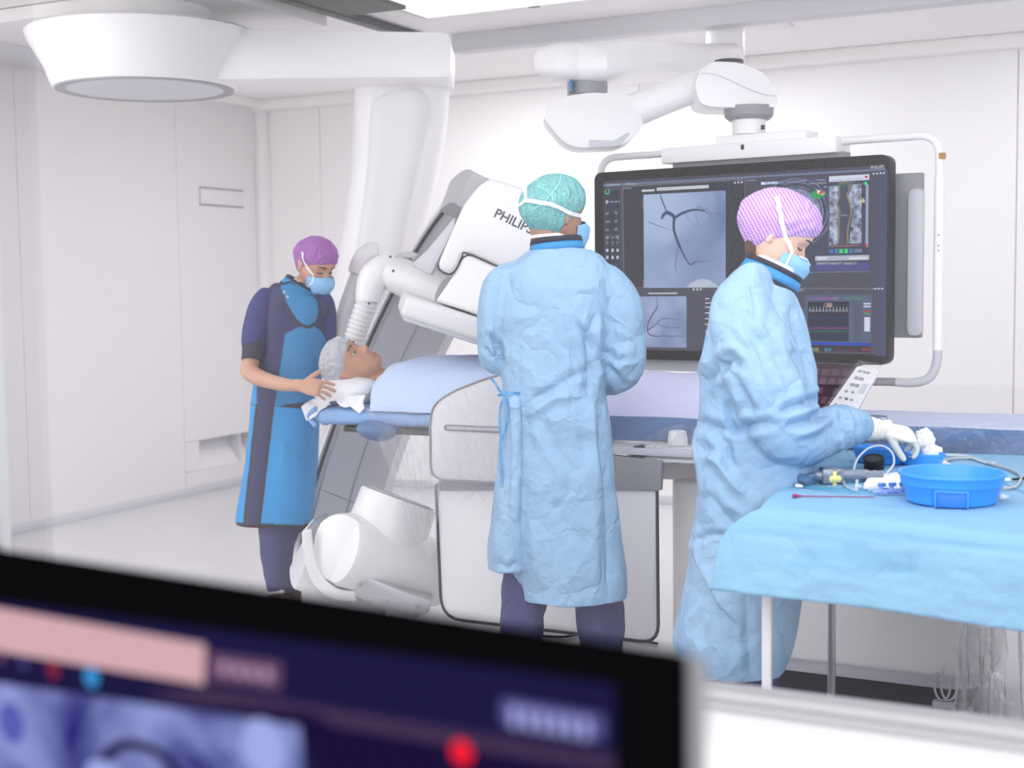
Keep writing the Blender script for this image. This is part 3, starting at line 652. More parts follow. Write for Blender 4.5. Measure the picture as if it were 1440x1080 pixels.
# heart
hu, hz = suv(1219, 249); hb = MB(); hb.add([O_(hu+.0065*(16*math.sin(t)**3)/16, hz+.0065*(13*math.cos(t)-5*math.cos(2*t)-2*math.cos(3*t)-math.cos(4*t))/16, .006) for t in [2*math.pi*k/24 for k in range(24)]], [tuple(range(24))]); sb(hb, 'heart_mark', emat('heart_red', srgb(190, 60, 74), EM), uw)
stext('header_text', 'VL1 (PAUSED)', 1072.5, 266, .0075, emat('us_yellow', srgb(196, 192, 120), EM), .0056, uw)
stext('header_text', '14/2/2016 08:35:28', 1138, 259.5, .0065, lite, .0056, uw); stext('header_text', '384', 1159, 264, .0065, lite, .0056, uw)
for r, rr in ((.115, .121), (.135, .139), (.15, .156)): sb(ringpatch(1118, 300, r, rr, .0042, -60, 160, .9), 'vessel_ring', us, uw)
sb(ringpatch(1118, 300, .03, .11, .0041, 0, 360, .9), 'vessel_ring', us, uw)
pie = ringpatch(1150.5, 273.5, 0, .028, .006, 95, 375, .62); sb(pie, 'pie_chart', emat('pie_green', srgb(54, 160, 92), EM), uw)
sb(ringpatch(1150.5, 273.5, 0, .028, .0062, 15, 60, .62), 'pie_chart', emat('pie_red', srgb(220, 80, 80), EM), uw)
sb(ringpatch(1150.5, 273.5, 0, .028, .0062, 60, 95, .62), 'pie_chart', emat('pie_white', srgb(226, 220, 214), EM), uw)
sb(ringpatch(1150.5, 273.5, .012, .028, .0064, -12, 15, .62), 'pie_chart', emat('pie_lime', srgb(170, 210, 130), EM), uw)
usr = noise_emat('long_view_print', srgb(56, 60, 78), srgb(196, 206, 232), 46, EM, 8, .2)
k = MB(); q = [(1167, 262), (1180, 261), (1178.5, 272), (1180, 282), (1176, 288), (1180, 296), (1178.5, 310), (1179, 330), (1178, 344), (1167, 345)]; k.add([O_(*suv(*p), .0045) for p in q], [tuple(range(len(q)))]); sb(k, 'long_view', usr, uw)
k = MB(); q = [(1197, 260), (1212, 259), (1212, 342), (1194, 343), (1196, 330), (1197, 316), (1200, 300), (1196, 286), (1193, 276), (1197, 268)]; k.add([O_(*suv(*p), .0045) for p in q], [tuple(range(len(q)))]); sb(k, 'long_view', usr, uw)
ol, gl = emat('orange_trace', srgb(208, 120, 90), EM), emat('green_trace', srgb(90, 170, 100), EM)
for c_, dx in ((ol, 0), (gl, 1.3)):
    k = MB(); sline(k, [(1181+dx, 260), (1180+dx, 272), (1181.5+dx, 276), (1177+dx, 284), (1178+dx, 290), (1181+dx, 296), (1180+dx, 312), (1180+dx, 330), (1179+dx, 343)], .002, .0055)
    sline(k, [(1194+dx, 260), (1194+dx, 268), (1191+dx, 274), (1194+dx, 282), (1196+dx, 292), (1197+dx, 300), (1193.5+dx, 314), (1192+dx, 330), (1192+dx, 343)], .0022, .0055); sb(k, 'contour_trace', c_, uw)
k = MB(); sline(k, [(1186.5, 259), (1186.5, 346)], .0015, .005, 1); sline(k, [(1166, 259), (1166, 350)], .0015, .005, 1); sline(k, [(1180, 290), (1194, 289.5)], .001, .005, 1); sb(k, 'centre_line', bar, uw)
k = MB(); sline(k, [(1168, 346.5), (1210, 345)], .002, .0056, 1); sb(k, 'scale_line', ol, uw)
k = MB(); sline(k, [(1168, 262), (1211, 258.6)], .0015, .0056, 1); sb(k, 'scale_line', gl, uw)
stext('header_text', 'Pullback 18.5 mm', 1180, 258.6, .006, MATS['us_yellow'], .0058, uw); stext('header_text', '47.5mm', 1184, 304, .006, lite, .0058, uw); stext('header_text', '♦', 1213, 285, .012, MATS['us_yellow'], .0058, uw) if False else None
k = MB(); squad(k, 1212, 285, 1217, 281.5, .005); squad(k, 1213.2, 282, 1215.8, 279, .005); sb(k, 'marker', MATS['us_yellow'], uw)
for i, x in enumerate((1167.5, 1174.5, 1181, 1188, 1195)):
    k = MB(); squad(k, x, 356.5-.15*i, x+5, 350.5-.15*i, .0055); sb(k, 'tool_button', emat('btn_blue', srgb(70, 120, 180), EM) if i in (0, 1, 4) else grn, uw)
k = MB(); squad(k, 1202, 355, 1213, 350, .0055); sb(k, 'tool_button', bar, uw)
k = MB(); squad(k, 1218.2, 259, 1221.5, 347, .005); sb(k, 'slider', emat('slider', srgb(150, 160, 190), EM), uw)
sb(ringpatch(1218, 258, 0, .007, .006), 'slider_end', grn, uw); sb(ringpatch(1218, 345, 0, .006, .006), 'slider_end', MATS['heart_red'], uw)
sb(squad(MB(), 1147, 367, 1223, 358.5, .0055), 'field_row', emat('field_light', srgb(172, 178, 192), EM), uw)
sb(squad(MB(), 1147, 381, 1223, 369, .0055), 'tab_row', emat('tab_blue', srgb(84, 84, 140), EM), uw)
for x, s in ((1149, 'End Case'), (1167, 'Archive'), (1187, 'Patients')):
    k = MB(); q = [(x, 372.5), (x+17, 371.8), (x+20, 368), (x, 368.6)]; k.add([O_(*suv(*p), .006) for p in q], [(0, 1, 2, 3)]); sb(k, 'tab', emat('tab_grey', srgb(120, 124, 140), EM), uw)
    stext('header_text', s, x+2, 371.6, .006, lite, .0066, uw)
k = MB(); squad(k, 1195, 365, 1220, 361, .006); squad(k, 1150, 365, 1164, 361.4, .006); sb(k, 'field', emat('field_white', srgb(206, 210, 220), EM), uw)
k = MB(); squad(k, 1071, 384, 1223, 382, .0058); sb(k, 'window_edge', lite, uw)
# haemodynamics window
hw = sb(squad(MB(), 1132, 415, 1226, 495, .003), 'vital_signs_window', emat('hemo_frame', srgb(88, 98, 124), EM))
sb(squad(MB(), 1136.5, 424, 1194, 480, .0042), 'trace_field', emat('hemo_dark', srgb(52, 54, 70), EM), hw)
sb(squad(MB(), 1200, 424, 1213, 480, .0042), 'side_column', emat('hemo_col', srgb(84, 92, 112), EM), hw)
sb(squad(MB(), 1135, 485, 1226, 495, .0042), 'value_row', MATS['hemo_dark'], hw)
sb(squad(MB(), 1132, 484.5, 1226, 482, .005), 'blue_bar', emat('hemo_blue', srgb(40, 74, 180), EM), hw)
k = MB(); p = []
for i in range(12):
    x = 1138+i*4.7; p += [(x, 437.5), (x+1.2, 436.5), (x+1.6, 431.0), (x+2.0, 438.5), (x+3.2, 435.8), (x+4, 437.6)]
sline(k, p, .0014, .0055, 1); sb(k, 'ecg_trace', lite, hw)
for c_, y0, nm2 in ((emat('mag_trace', srgb(170, 80, 180), EM), 459, 'pressure_trace'), (emat('grn_trace', srgb(50, 150, 100), EM), 464, 'pressure_trace')):
    k = MB(); p = []
    for i in range(13): x = 1138+i*4.35; p += [(x, y0+3), (x+1.2, y0), (x+2.6, y0+3.6)]
    sline(k, p, .0020, .0055, 1); sb(k, nm2, c_, hw)
k = MB(); [sline(k, [(1138, y), (1194, y)], .0012, .005, 1) for y in (445.5, 448.5, 458, 472, 476)]; sb(k, 'grid_line', emat('grid_teal', srgb(50, 96, 140), EM), hw)
stext('value_text', '80', 1163.5, 431.5, .016, emat('num_orange', srgb(220, 170, 140), EM), .006, hw)
k = MB(); squad(k, 1159, 432.5, 1171, 426, .005); sb(k, 'value_field', emat('val_grey', srgb(96, 100, 116), EM), hw)
for x, s, c_ in ((1140, 'Art  120/80 (96)', 'mag_trace'), (1173, '11', None), (1188, 'NIBP 115/65', 'grn_trace')): stext('value_text', s, x, 421.3, .0100, MATS[c_] if c_ else lite, .005, hw, .02)
for x, s, c_ in ((1140, '12:33', 'us_yellow'), (1160, '36.8', 'grid_cyan'), (1177, '------', 'heart_red'), (1194, '-----', 'heart_red'), (1212, '0:04.2', 'heart_red')):
    stext('value_text', s, x, 493, .0115, MATS.get(c_) or emat('grid_cyan', srgb(60, 170, 190), EM), .006, hw, .02)
for y, c_ in ((427, None), (431, None), (438, 'heart_red'), (441, 'grn_trace')):
    k = MB(); squad(k, 1215, y+1.2, 1225, y-1.2, .005); sb(k, 'side_mark', MATS[c_] if c_ else lite, hw)
k = MB(); squad(k, 1216, 466, 1224, 446, .005); sb(k, 'side_mark', MATS['us_header_light'], hw)
# ================================================================ PATIENT TABLE
cloth_b = mat('blue_nonwoven', srgb(138, 192, 232), .75, bump=(9, .35, 'crumple'))
drape_b = mat('blue_table_drape', srgb(134, 182, 213), .75, bump=(7, .16, 'crumple'))
sheet_b = mat('pale_blue_sheet', srgb(196, 214, 242), .8, bump=(6, .12, 'crumple'))
sheet_l = mat('lavender_blanket', srgb(204, 204, 232), .85, bump=(6, .12, 'crumple'))
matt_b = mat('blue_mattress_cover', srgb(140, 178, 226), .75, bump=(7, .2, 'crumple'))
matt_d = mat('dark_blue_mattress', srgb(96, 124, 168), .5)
film = film_mat('clear_drape_film', .13)
film2 = film_mat('clear_cover_film', .09, scale=45)
BY0, BY1, BZ = 4.60, 5.14, 1.0
pt = thing('patient_table', (-1.3, 4.87, 0), 'white x-ray patient table with a blue mattress and a black carbon top', 'medical table')
# pedestal with rounded corners and plinth
ped = [V(-1.16+a, 4.95+b, .15) for a, b in rounded(1.16, .62, .16)]
MB().prism(ped, V(0, 0, .62), bevel=.02).build('pedestal', white, pt, ang=50)
ped2 = [V(-1.18+a, 4.97+b, .0) for a, b in rounded(1.02, .5, .12)]
MB().prism(ped2, V(0, 0, .16)).build('plinth', dgrey, pt)
MB().prism([V(-1.16+a, 4.95+b, .105) for a, b in rounded(1.12, .58, .15)], V(0, 0, .05), bevel=.01).build('pedestal_skirt', lgrey, pt)
MB().box((-1.35, 4.93, .83), (1.1, .46, .14), bevel=.02).build('top_carriage', white2, pt)
bt = [V(-3.16, BY0+.12, .895), V(-3.12, BY0+.03, .895), V(-3.0, BY0+.015, .895), V(.5, BY0+.015, .895), V(.5, BY1-.015, .895), V(-3.0, BY1-.015, .895), V(-3.12, BY1-.03, .895), V(-3.16, BY1-.12, .895)]
MB().prism(bt, V(0, 0, .022), bevel=.004).build('tabletop', black, pt)
MB().box((-1.0, BY0-.012, .905), (1.9, .02, .028), bevel=.004).build('side_rail', steel, pt)
# mattress
mt_ = MB()
sec = [(V(-3.285, 4.87, .955), .06, .02), (V(-3.27, 4.87, .957), .20, .034), (V(-3.22, 4.87, .957), .262, .042), (V(-3.1, 4.87, .96), .275, .045), (V(-2.6, 4.87, .96), .275, .042), (V(-1.2, 4.87, .96), .275, .042), (V(.45, 4.87, .96), .275, .042)]
mt_.loft(sec, n=40, side=ZU, smooth=4, power=.55); mt_.build('mattress', matt_b, pt, ang=60)
# gathered sheet folds round the head end
mb = MB()
for k in range(7):
    y = 4.62+k*.05; mb2 = MB().tube([V(-3.24-.02*math.sin(k), y-.01, .99), V(-3.285, y, .955), V(-3.25, y+.02*math.sin(k*2), .915)], .010, n=8)
    mb.add(mb2.v, mb2.f)
mb.build('sheet_folds', matt_b, pt)['kind'] = 'stuff'
# dark cover on the foot half of the mattress
g = [[V(x, BY0-.004 if j < 5 else BY0+.01, z) for j, z in enumerate((1.004, .99, .97, .95, .93, .915))] for x in np.linspace(-2.2, .45, 50)]
g = [[V(x, BY0-.012-.006*math.sin(x*19+j)-(.004 if j in (1, 2, 3) else 0), z) for j, z in enumerate((1.006, .99, .97, .95, .93, .918))] for x in np.linspace(-2.2, .45, 90)]
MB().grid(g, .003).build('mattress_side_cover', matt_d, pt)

# blankets: a height field over the lying body
def bodyz(x, y):
    prof = [(-3.1, .03), (-3.02, .12), (-2.96, .165), (-2.85, .19), (-2.6, .195), (-2.45, .18), (-2.2, .165), (-1.9, .145), (-1.7, .14), (-1.5, .13), (-1.3, .06), (-1.1, .02), (.5, .015)]
    h = prof[-1][1]
    for (a, b), (c, d) in zip(prof, prof[1:]):
        if x <= a: h = b; break
        if a <= x <= c:
            t = (x-a)/(c-a); t = t*t*(3-2*t); h = b+(d-b)*t; break
    v = abs(y-4.87)/.27; s = max(0, 1-v**3.2)
    return 1.006+h*s
def blanket(x0, x1, name, m, lab, edge=0, y0=4.60, nx=90, amp=.004, zoff=0):
    rows = []
    for i in range(nx+1):
        x = x0+(x1-x0)*i/nx; r = []
        for j in range(41):
            y = y0+(5.13-y0)*j/40; z = bodyz(x, y)+zoff
            z += amp*(noise.noise(Vector((x*5, y*9, 1)))+.5*noise.noise(Vector((x*13, y*15, 4))))
            xx = x
            if edge: xx = x+edge*max(0, (abs((y-4.87)/.27)))**2.0*max(0, 1-i/12)
            r.append(V(xx, y-(.012 if j == 0 else 0), z-(.02 if j == 0 else 0)))
        rows.append(r)
    o = MB().grid(rows, .004).build(name, m); return tag(o, lab, 'blanket')
blanket(-3.065, -2.18, 'drape_sheet', sheet_b, 'pale blue sheet over the patient from neck to waist', edge=.10, zoff=.004)
blanket(-2.2, -1.12, 'lavender_blanket', sheet_l, 'lavender blanket over the patient legs, seen between the two gowned people', zoff=0, amp=.008)
# pillow
pil = MB()
pc = V(-3.175, 4.79, 1.050)
for s in (1,):
    rows = []
    n1, n2 = 40, 28
    pts = []
    for i in range(n1+1):
        u = -1+2*i/n1; r = []
        for j in range(n2):
            a = 2*math.pi*j/n2
            v, w = math.cos(a), math.sin(a)
            k = (1-abs(u)**3.2)**.5 if abs(u) < 1 else 0
            p = V(pc.x+u*.135+.012*noise.noise(Vector((u*3, v*3, 5))), pc.y+v*(.16*(.55+.45*k))*(1 if k > 0 else .8), pc.z+w*(.060*k+.004))
            dent = .028*math.exp(-((p.x+3.27)/.09)**2-((p.y-4.84)/.1)**2) if w > 0 else 0
            p.z += -dent+.007*noise.noise(Vector((p.x*22, p.y*22, 2)))
            r.append(p)
        pts.append(r)
    vs = [p for r in pts for p in r]; pil.add(vs, [(i*n2+j, i*n2+(j+1) % n2, (i+1)*n2+(j+1) % n2, (i+1)*n2+j) for i in range(n1) for j in range(n2)]+[tuple(range(n2)), tuple(n1*n2+j for j in range(n2))])
pillow_m = mat('white_pillow', srgb(240, 240, 244), .85, bump=(10, .3, 'crumple'))
tag(pil.build('pillow', pillow_m, ang=70), 'small white crumpled pillow under the patient head', 'pillow')
pwo = bpy.data.objects['pillow']
# loose pillowcase flap towards the nurse
mb = MB(); rows = []
for i in range(14):
    t = i/13; a = P(424+t*89, 572+6*math.sin(t*9)+8*(1-t)**2*0, 5.64-.18*t); b = P(440+t*74, 562-6*t, 5.66-.14*t)
    rows.append([b, b.lerp(a, .5)+V(0, -.01-.006*math.sin(i*2.1), 0), a+V(0, 0, -.012*math.sin(i*1.7)-(.035 if 1 <= i <= 3 else 0))])
MB().grid(rows, .003).build('pillowcase_flap', pillow_m, pwo)
# pad hanging below the tabletop
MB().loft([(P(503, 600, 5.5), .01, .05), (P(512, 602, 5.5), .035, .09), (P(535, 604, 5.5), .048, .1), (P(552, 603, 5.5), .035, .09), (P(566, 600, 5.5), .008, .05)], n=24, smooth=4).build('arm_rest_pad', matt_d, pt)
# ---- lower body radiation shield hung from the table side
sh = thing('radiation_shield', (-2.1, 4.45, .2), 'big rounded white radiation shield panels hanging from the near table side', 'shield')
def yplane(pts, y, t, r=0, bev=.004):
    q = [hit(px, py, 1, y) for px, py in pts]; q = round_poly(q, r) if r else q
    return MB().prism(q, V(0, t, 0), bevel=bev)
flap_px = [(606, 665), (605, 600), (607, 576), (618, 562), (640, 549), (668, 538), (700, 527), (740, 521), (800, 524), (800, 684), (640, 676), (618, 675)]
q = [hit(px, py, 1, 4.44) for px, py in flap_px]
MB().prism(round_poly(q, [.03, .0, .06, .05, .05, .05, .05, .05, .04, .04, .0, .05]), V(0, .018, 0), bevel=.006).build('upper_panel', white2, sh, ang=50)
e_ = MB().tube([p-V(0, .0, 0) for p in round_poly(q, [.03, .0, .06, .05, .05, .05, .05, .05, .04, .04, .0, .05])]+[q[0]], .005, n=6, smooth=0).build('panel_edge', grey, sh)
MB().prism([hit(710, 605, 1, 4.435)+V(a, 0, b) for a, b in rounded(.52, .024, .011)], V(0, .006, 0)).build('handle_slot', grey, sh)
MB().prism([hit(710, 605, 1, 4.430)+V(a, 0, b) for a, b in rounded(.50, .010, .005)], V(0, .006, 0)).build('slot_lining', lgrey, sh)
lowp = [(613, 682), (621, 872), (926, 902), (924, 688)]
q = [hit(px, py, 1, 4.47) for px, py in lowp]; q[1].z = q[2].z = (q[1].z+q[2].z)/2
q = round_poly(q, [.01, .09, .07, .01])
MB().prism(q, V(0, .014, 0), bevel=.003).build('lower_panel', white2, sh)
MB().tube(q+[q[0]], .0065, n=6, smooth=0).build('panel_edge', dgrey, sh)
MB().prism([hit(px, py, 1, 4.462) for px, py in ((616, 676), (616, 690), (928, 690), (930, 648), (860, 640), (800, 640))], V(0, .03, 0), bevel=.002).build('shaded_hinge_plate', grey, sh)  # panel holder whose grey also stands in for shade under the table rail
MB().box(hit(880, 634, 1, 4.47)+V(.0, .05, 0), (.5, .12, .025), bevel=.004).build('hanger', lgrey, sh)
# ---- control box with knob under film
cb = thing('table_control_box', hit(950, 645, 1, 4.5), 'white table-side control box with a round knob, wrapped in clear film', 'controls')
cbp = hit(955, 636, 1, 4.5)
MB().box(cbp+V(0, .04, -.01), (.26, .09, .06), bevel=.008).build('body', white2, cb)
MB().box(cbp+V(0, -.012, -.028), (.27, .03, .012), bevel=.004).build('front_rail', white, cb)
MB().box(cbp+V(-.05, -.01, .0), (.035, .02, .035), bevel=.004).build('switch', lgrey, cb)
MB().box(cbp+V(.03, -.008, .0), (.1, .012, .014), bevel=.003).build('slider', grey, cb)
MB().lathe(hit(953, 618, 1, 4.53)-ZU*.02, ZU, [(0, .036), (.03, .035), (.05, .031), (.053, .02)], n=28).build('knob', white, cb)
MB().lathe(hit(889, 637, 1, 4.49), V(1, .1, .05), [(0, .012), (.01, .026), (.04, .030), (.05, .022)], n=20).build('lever_knob', dgrey, cb)
MB().tube([hit(897, 637, 1, 4.5), hit(925, 639, 1, 4.5)], .017, n=16, smooth=0).build('lever', lgrey, cb)
MB().prism([hit(px, py, 1, 4.49) for px, py in ((938, 654), (980, 655), (980, 652), (950, 650))], V(0, .1, 0)).build('tray', grey, cb)
# tent of film over it
rows = []
for i in range(26):
    t = i/25; px = 880+t*115; top = 634-38*math.sin(min(1, t/.75)*math.pi/2)+ (t > .75)*3
    rows.append([hit(px, top+(652-top)*j/10, 1, 4.46+.05*(1-j/10)+.012*math.sin(i*1.3+j*.8)) for j in range(11)])
MB().grid(rows).build('film_cover', film, cb)
# ---- tall touch screen and keypad
ts = thing('control_touchscreen', hit(1180, 545, 1, 4.52), 'dark tilted touchscreen behind the woman in the light blue gown, wrapped in film', 'screen')
def pp(px, py, d, off=0): return P(px, py, d-off)
t_c = [(1120, 508, 4.62), (1214, 512, 4.66), (1168, 590, 4.5), (1110, 590, 4.46)]
tc4 = [P(*a) for a in t_c]; tn = (tc4[1]-tc4[0]).cross(tc4[3]-tc4[0]).normalized(); tn = tn if tn.dot(CF) < 0 else -tn
def quadp(c4, u, v, off): a = c4[0].lerp(c4[1], u); b = c4[3].lerp(c4[2], u); return a.lerp(b, v)+tn*off
def qslab(c4, u0, v0, u1, v1, o0, o1, nrm=None):
    return MB().prism([quadp(c4, u0, v0, o0), quadp(c4, u1, v0, o0), quadp(c4, u1, v1, o0), quadp(c4, u0, v1, o0)], tn*(o1-o0), bevel=.0008)
qslab(tc4, 0, 0, 1, 1, -.022, 0).build('casing', dgrey, ts)
touch = qslab(tc4, .03, .03, .93, .97, 0, .002).build('glass', noise_emat('touch_glow', srgb(64, 50, 66), srgb(84, 64, 80), 12, .8), ts)
for r in range(5):
    for c in range(5):
        if (r, c) in ((0, 0), (2, 3)): continue
        qslab(tc4, .10+c*.16, .12+r*.165, .10+c*.16+.12, .12+r*.165+.11, .0021, .003).build('touch_key', emat('touch_key', srgb(112, 88, 106), .8), touch)
stp = tc4[2].lerp(tc4[3], .5); MB().tube([stp, stp+V(0, .06, -.1), V(stp.x, BY0-.02, .9)], .016, n=12).build('stand', white2, ts)
kp = thing('keypad', P(1200, 560, 4.4), 'white keypad panel with rows of small round buttons, leaning beside the dark touchscreen', 'controls')
k4 = [P(1206, 514, 4.50), P(1237, 520, 4.48), P(1197, 592, 4.30), P(1156, 584, 4.33)]
tn2 = (k4[1]-k4[0]).cross(k4[3]-k4[0]).normalized(); tn = tn2 if tn2.dot(CF) < 0 else -tn2
kb = MB().prism(round_poly([quadp(k4, 0, 0, -.02), quadp(k4, 1, 0, -.02), quadp(k4, 1, 1, -.02), quadp(k4, 0, 1, -.02)], .012), tn*.02, bevel=.003).build('panel', white2, kp)
for r, row in enumerate(((.25, .45, .62), (.30, .5), (.3, .5), (.25, .5), (.2, .42, .62), (.2, .4, .6))):
    for u in row:
        c = quadp(k4, u, .1+r*.135, .0); big = r in (1, 2)
        MB().lathe(c, tn, [(0, .0085 if big else .0060), (.002, .0085 if big else .0058)], n=14).build('button', dgrey if (r == 4 and u == .42) else grey, kp)
qslab(k4, .68, .3, .9, .5, 0, .001).build('label_field', lgrey, kp)
tag(bpy.data.objects['panel'], None)
rows = [[quadp(k4, u*1.14-.07, v*1.1-.05, .012+.006*noise.noise(Vector((u*5, v*7, 0)))) for v in np.linspace(0, 1, 16)] for u in np.linspace(0, 1, 10)]
MB().grid(rows).build('film_cover', film2, kp)

# ================================================================ CLEAR FILM DRAPES
def curtain(name, top, bot, lab, m, n=44, k=14, fold=.03, seed=1, fn=None):
    """hanging film between a top line and a bottom line (lists of 3D points)"""
    T = catmull(top, 12); B = catmull(bot, 12); rows = []
    for i in range(n):
        a = Vector(T[int(i/(n-1)*(len(T)-1))]); b = Vector(B[int(i/(n-1)*(len(B)-1))]); r = []
        for j in range(k):
            t = j/(k-1); p = a.lerp(b, t)
            w = fold*(noise.noise(Vector((i*.35+seed*7, t*1.2, seed)))+.35*noise.noise(Vector((i*.9, t*4, seed+3))))*min(1, .25+t*1.4)
            r.append(p-AH*w+RH*w*.3)
        rows.append(r)
    return tag(MB().grid(rows).build(name, m), lab, 'plastic film')
curtain('film_drape', [V(-2.98, 4.585, 1.0), V(-2.83, 4.58, 1.015), V(-2.7, 4.57, .99), V(-2.58, 4.56, .96)], [P(590, 770, 5.25), P(600, 785, 5.2), P(612, 770, 5.15), P(618, 690, 5.1)], 'clear creased plastic film hanging off the table side beside the shield', film)
rows = []
for i in range(40):
    px = 605+i*2.6; top = np.interp(px, [605, 618, 640, 668, 706], [590, 563, 550, 539, 527])
    rows.append([hit(px, top+(700+6*math.sin(i*.7)-top)*j/22, 1, 4.415+.012*noise.noise(Vector((i*.3, j*.3, 3)))-(.02 if j > 18 else 0)) for j in range(23)])
tag(MB().grid(rows).build('film_cover_sheet', film), 'clear crinkled film pulled over the white shield beside the blue gown', 'plastic film')
curtain('film_sheet', [V(-1.05, 4.58, 1.012), V(-.7, 4.58, 1.014), V(-.45, 4.58, 1.012), V(.2, 4.58, 1.012)], [V(-1.0, 4.565, .86), V(-.7, 4.56, .84), V(-.3, 4.565, .85), V(.2, 4.565, .86)], 'clear film over the foot end of the patient table behind the blue basin', film, n=60, fold=.015, seed=5)
curtain('grey_film_curtain', [hit(1352, 800, 1, 4.4), hit(1400, 800, 1, 4.4), hit(1560, 800, 1, 4.35)], [hit(1348, 1010, 1, 4.4), hit(1400, 1020, 1, 4.4), hit(1560, 1030, 1, 4.35)], 'smoky clear film hanging below the table at the right edge of the picture', film_mat('smoky_film', .55, (.62, .61, .66, 1), .15, 12, .6), fold=.05, seed=9)
# plastic covered bulk on the foot end
rows = []
for i in range(60):
    x = -1.35+i*.034; r = []
    for j in range(24):
        y = 4.59+j*.023; h = 0; s = math.sin(math.pi*min(1, max(0, j/23)))**.5
        r.append(V(x, y, 1.006+(.006+h)*s+.003*noise.noise(Vector((x*9, y*12, 8)))))
    rows.append(r)
tag(MB().grid(rows, .004).build('foot_blanket', mat('pale_blanket', srgb(196, 204, 226), .8, bump=(6, .2, 'crumple'))), 'pale blanket on the foot end of the patient table behind the basin', 'blanket')
rb_ = thing('rail_clamp', hit(1228, 589, 1, 4.6), 'short metal clamp with a dark end lying on the patient table above the gloved hand', 'clamp')
MB().lathe(hit(1222, 589, 1, 4.64), V(1, 0, .0), [(0, .012), (.01, .014), (.055, .014), (.06, .012)], n=18).build('body', mat('blue_steel', srgb(150, 160, 184), .3, metal=.6), rb_)
MB().lathe(hit(1216, 589, 1, 4.64), V(1, 0, 0), [(0, .010), (.015, .010)], n=14).build('tip', dgrey, rb_)
# ---- chrome hooks under the pedestal
hk = thing('wire_hook', hit(1327, 985, 2, .05), 'bent chrome wire hooks under the right end of the table base', 'hook')
for dx in (0, 9):
    MB().tube([hit(px+dx, py, 1, 4.6) for px, py in ((1318, 945), (1314, 965), (1318, 980), (1326, 985), (1334, 978), (1337, 962))], .004, n=8).build('wire', steel, hk)
MB().tube([hit(px, py, 1, 4.6) for px, py in ((1328, 938), (1322, 958), (1330, 968), (1340, 966))], .0035, n=8).build('wire', steel, hk)
MB().box(hit(1327, 990, 1, 4.6), (.07, .03, .02), bevel=.003).build('foot_plate', lgrey, hk)
cbl = thing('floor_cable', V(-2.0, 4.7, .01), 'thin black cable on the floor behind the man in the gown', 'cable')
MB().tube([hit(px, py, 2, .008) for px, py in ((740, 893), (790, 896), (830, 890), (880, 898), (925, 905))], .006, n=8).build('cable', black, cbl)

# ================================================================ INSTRUMENT TABLE
TZ = .93
it = thing('instrument_table', (-.5, 3.8, 0), 'instrument table on thin white square legs, standing in the right foreground', 'table')
cor = [V(-.955, 3.27, TZ-.004), V(-1.085, 4.42, TZ-.004), V(.35, 4.50, TZ-.004), V(.55, 3.0, TZ-.004)]
MB().prism(cor, V(0, 0, -.02)).build('table_top', steel, it)
lg = white
for i, (x, y) in enumerate(((hit(1079, 840, 1, 3.33).x, 3.33), (hit(1170, 850, 1, 4.3).x, 4.3), (.3, 4.42), (.5, 3.1))):
    MB().box((x, y, (TZ-.03)/2), (.024, .024, TZ-.03), Matrix.Rotation(.1, 3, 'Z'), bevel=.002).build('leg', white if i == 0 else steel, it)
MB().tube([V(-.93, 3.33, .2), V(.5, 3.1, .2)], .01, smooth=0).build('cross_rail', steel, it)
# drape: top plus front skirt (one cloth)
nu, nv, ns = 150, 60, 26
fr_ = [V(-.955, 3.262, TZ), V(-.80, 3.215, TZ), V(-.55, 3.155, TZ), V(-.32, 3.10, TZ), V(.1, 3.02, TZ), V(.6, 2.95, TZ)]
bk_ = [V(-1.095, 4.42, TZ), V(-.95, 4.46, TZ), V(-.7, 4.50, TZ), V(-.48, 4.53, TZ), V(-.1, 4.54, TZ), V(.4, 4.54, TZ)]
bo_ = [V(-1.062, 3.20, .728), V(-.93, 3.17, .733), V(-.62, 3.135, .735), V(-.33, 3.07, .735), V(.1, 2.99, .73), V(.6, 2.9, .73)]
rs = lambda pts: [Vector(p) for p in catmull(pts, nu//5)]
FRp, BKp, BOp = rs(fr_), rs(bk_), rs(bo_)
rows = []
cr1, cr2_ = -.812, -.565      # fold lines pressed into the cloth
for i in range(len(FRp)):
    a, b, c = BKp[i], FRp[i], BOp[i]; r = []
    for j in range(nv):
        t = j/nv; p = a.lerp(b, t); p.z += .003+.0025*noise.noise(Vector((p.x*6, p.y*6, 0)))
        if abs(p.x-cr1) < .006 or abs(p.x-cr2_) < .006: p.z += .0012
        r.append(p)
    for j in range(ns+1):
        t = j/ns; p = b.lerp(c, t)
        # rounded over the edge
        out = .012*math.sin(min(1, t*5)*math.pi/2)
        lft = max(0, 1-(i/ (len(FRp)*.16)))
        if lft > 0:   # box corner sticking out to the left
            p.x -= .0*lft; p.x += -.06*lft*math.sin(math.pi*min(1, t*1.5)/2)*(1-t)*1.4; p.z += .016*lft*t*(1-t)*4
        n_ = .010*noise.noise(Vector((p.x*4.0, t*1.6, 7)))+.0025*noise.noise(Vector((p.x*17, t*9, 9)))
        p.y -= out+n_*min(1, t*2)
        for cx in (cr1, cr2_): p.y += .0045*math.exp(-((p.x-cx)/.005)**2)
        p.y += .004*math.exp(-((t-.16)/.03)**2)
        r.append(p)
    rows.append(r)
dr = MB().grid(rows).build('table_drape', drape_b, ang=180)
sol = dr.modifiers.new('thickness', 'SOLIDIFY'); sol.thickness = .0025; sol.offset = 0
tag(dr, 'light blue disposable drape over the instrument table, front edge hanging down', 'drape')
bv = BVHTree.FromObject(dr, bpy.context.evaluated_depsgraph_get())
T_ = TZ+.006
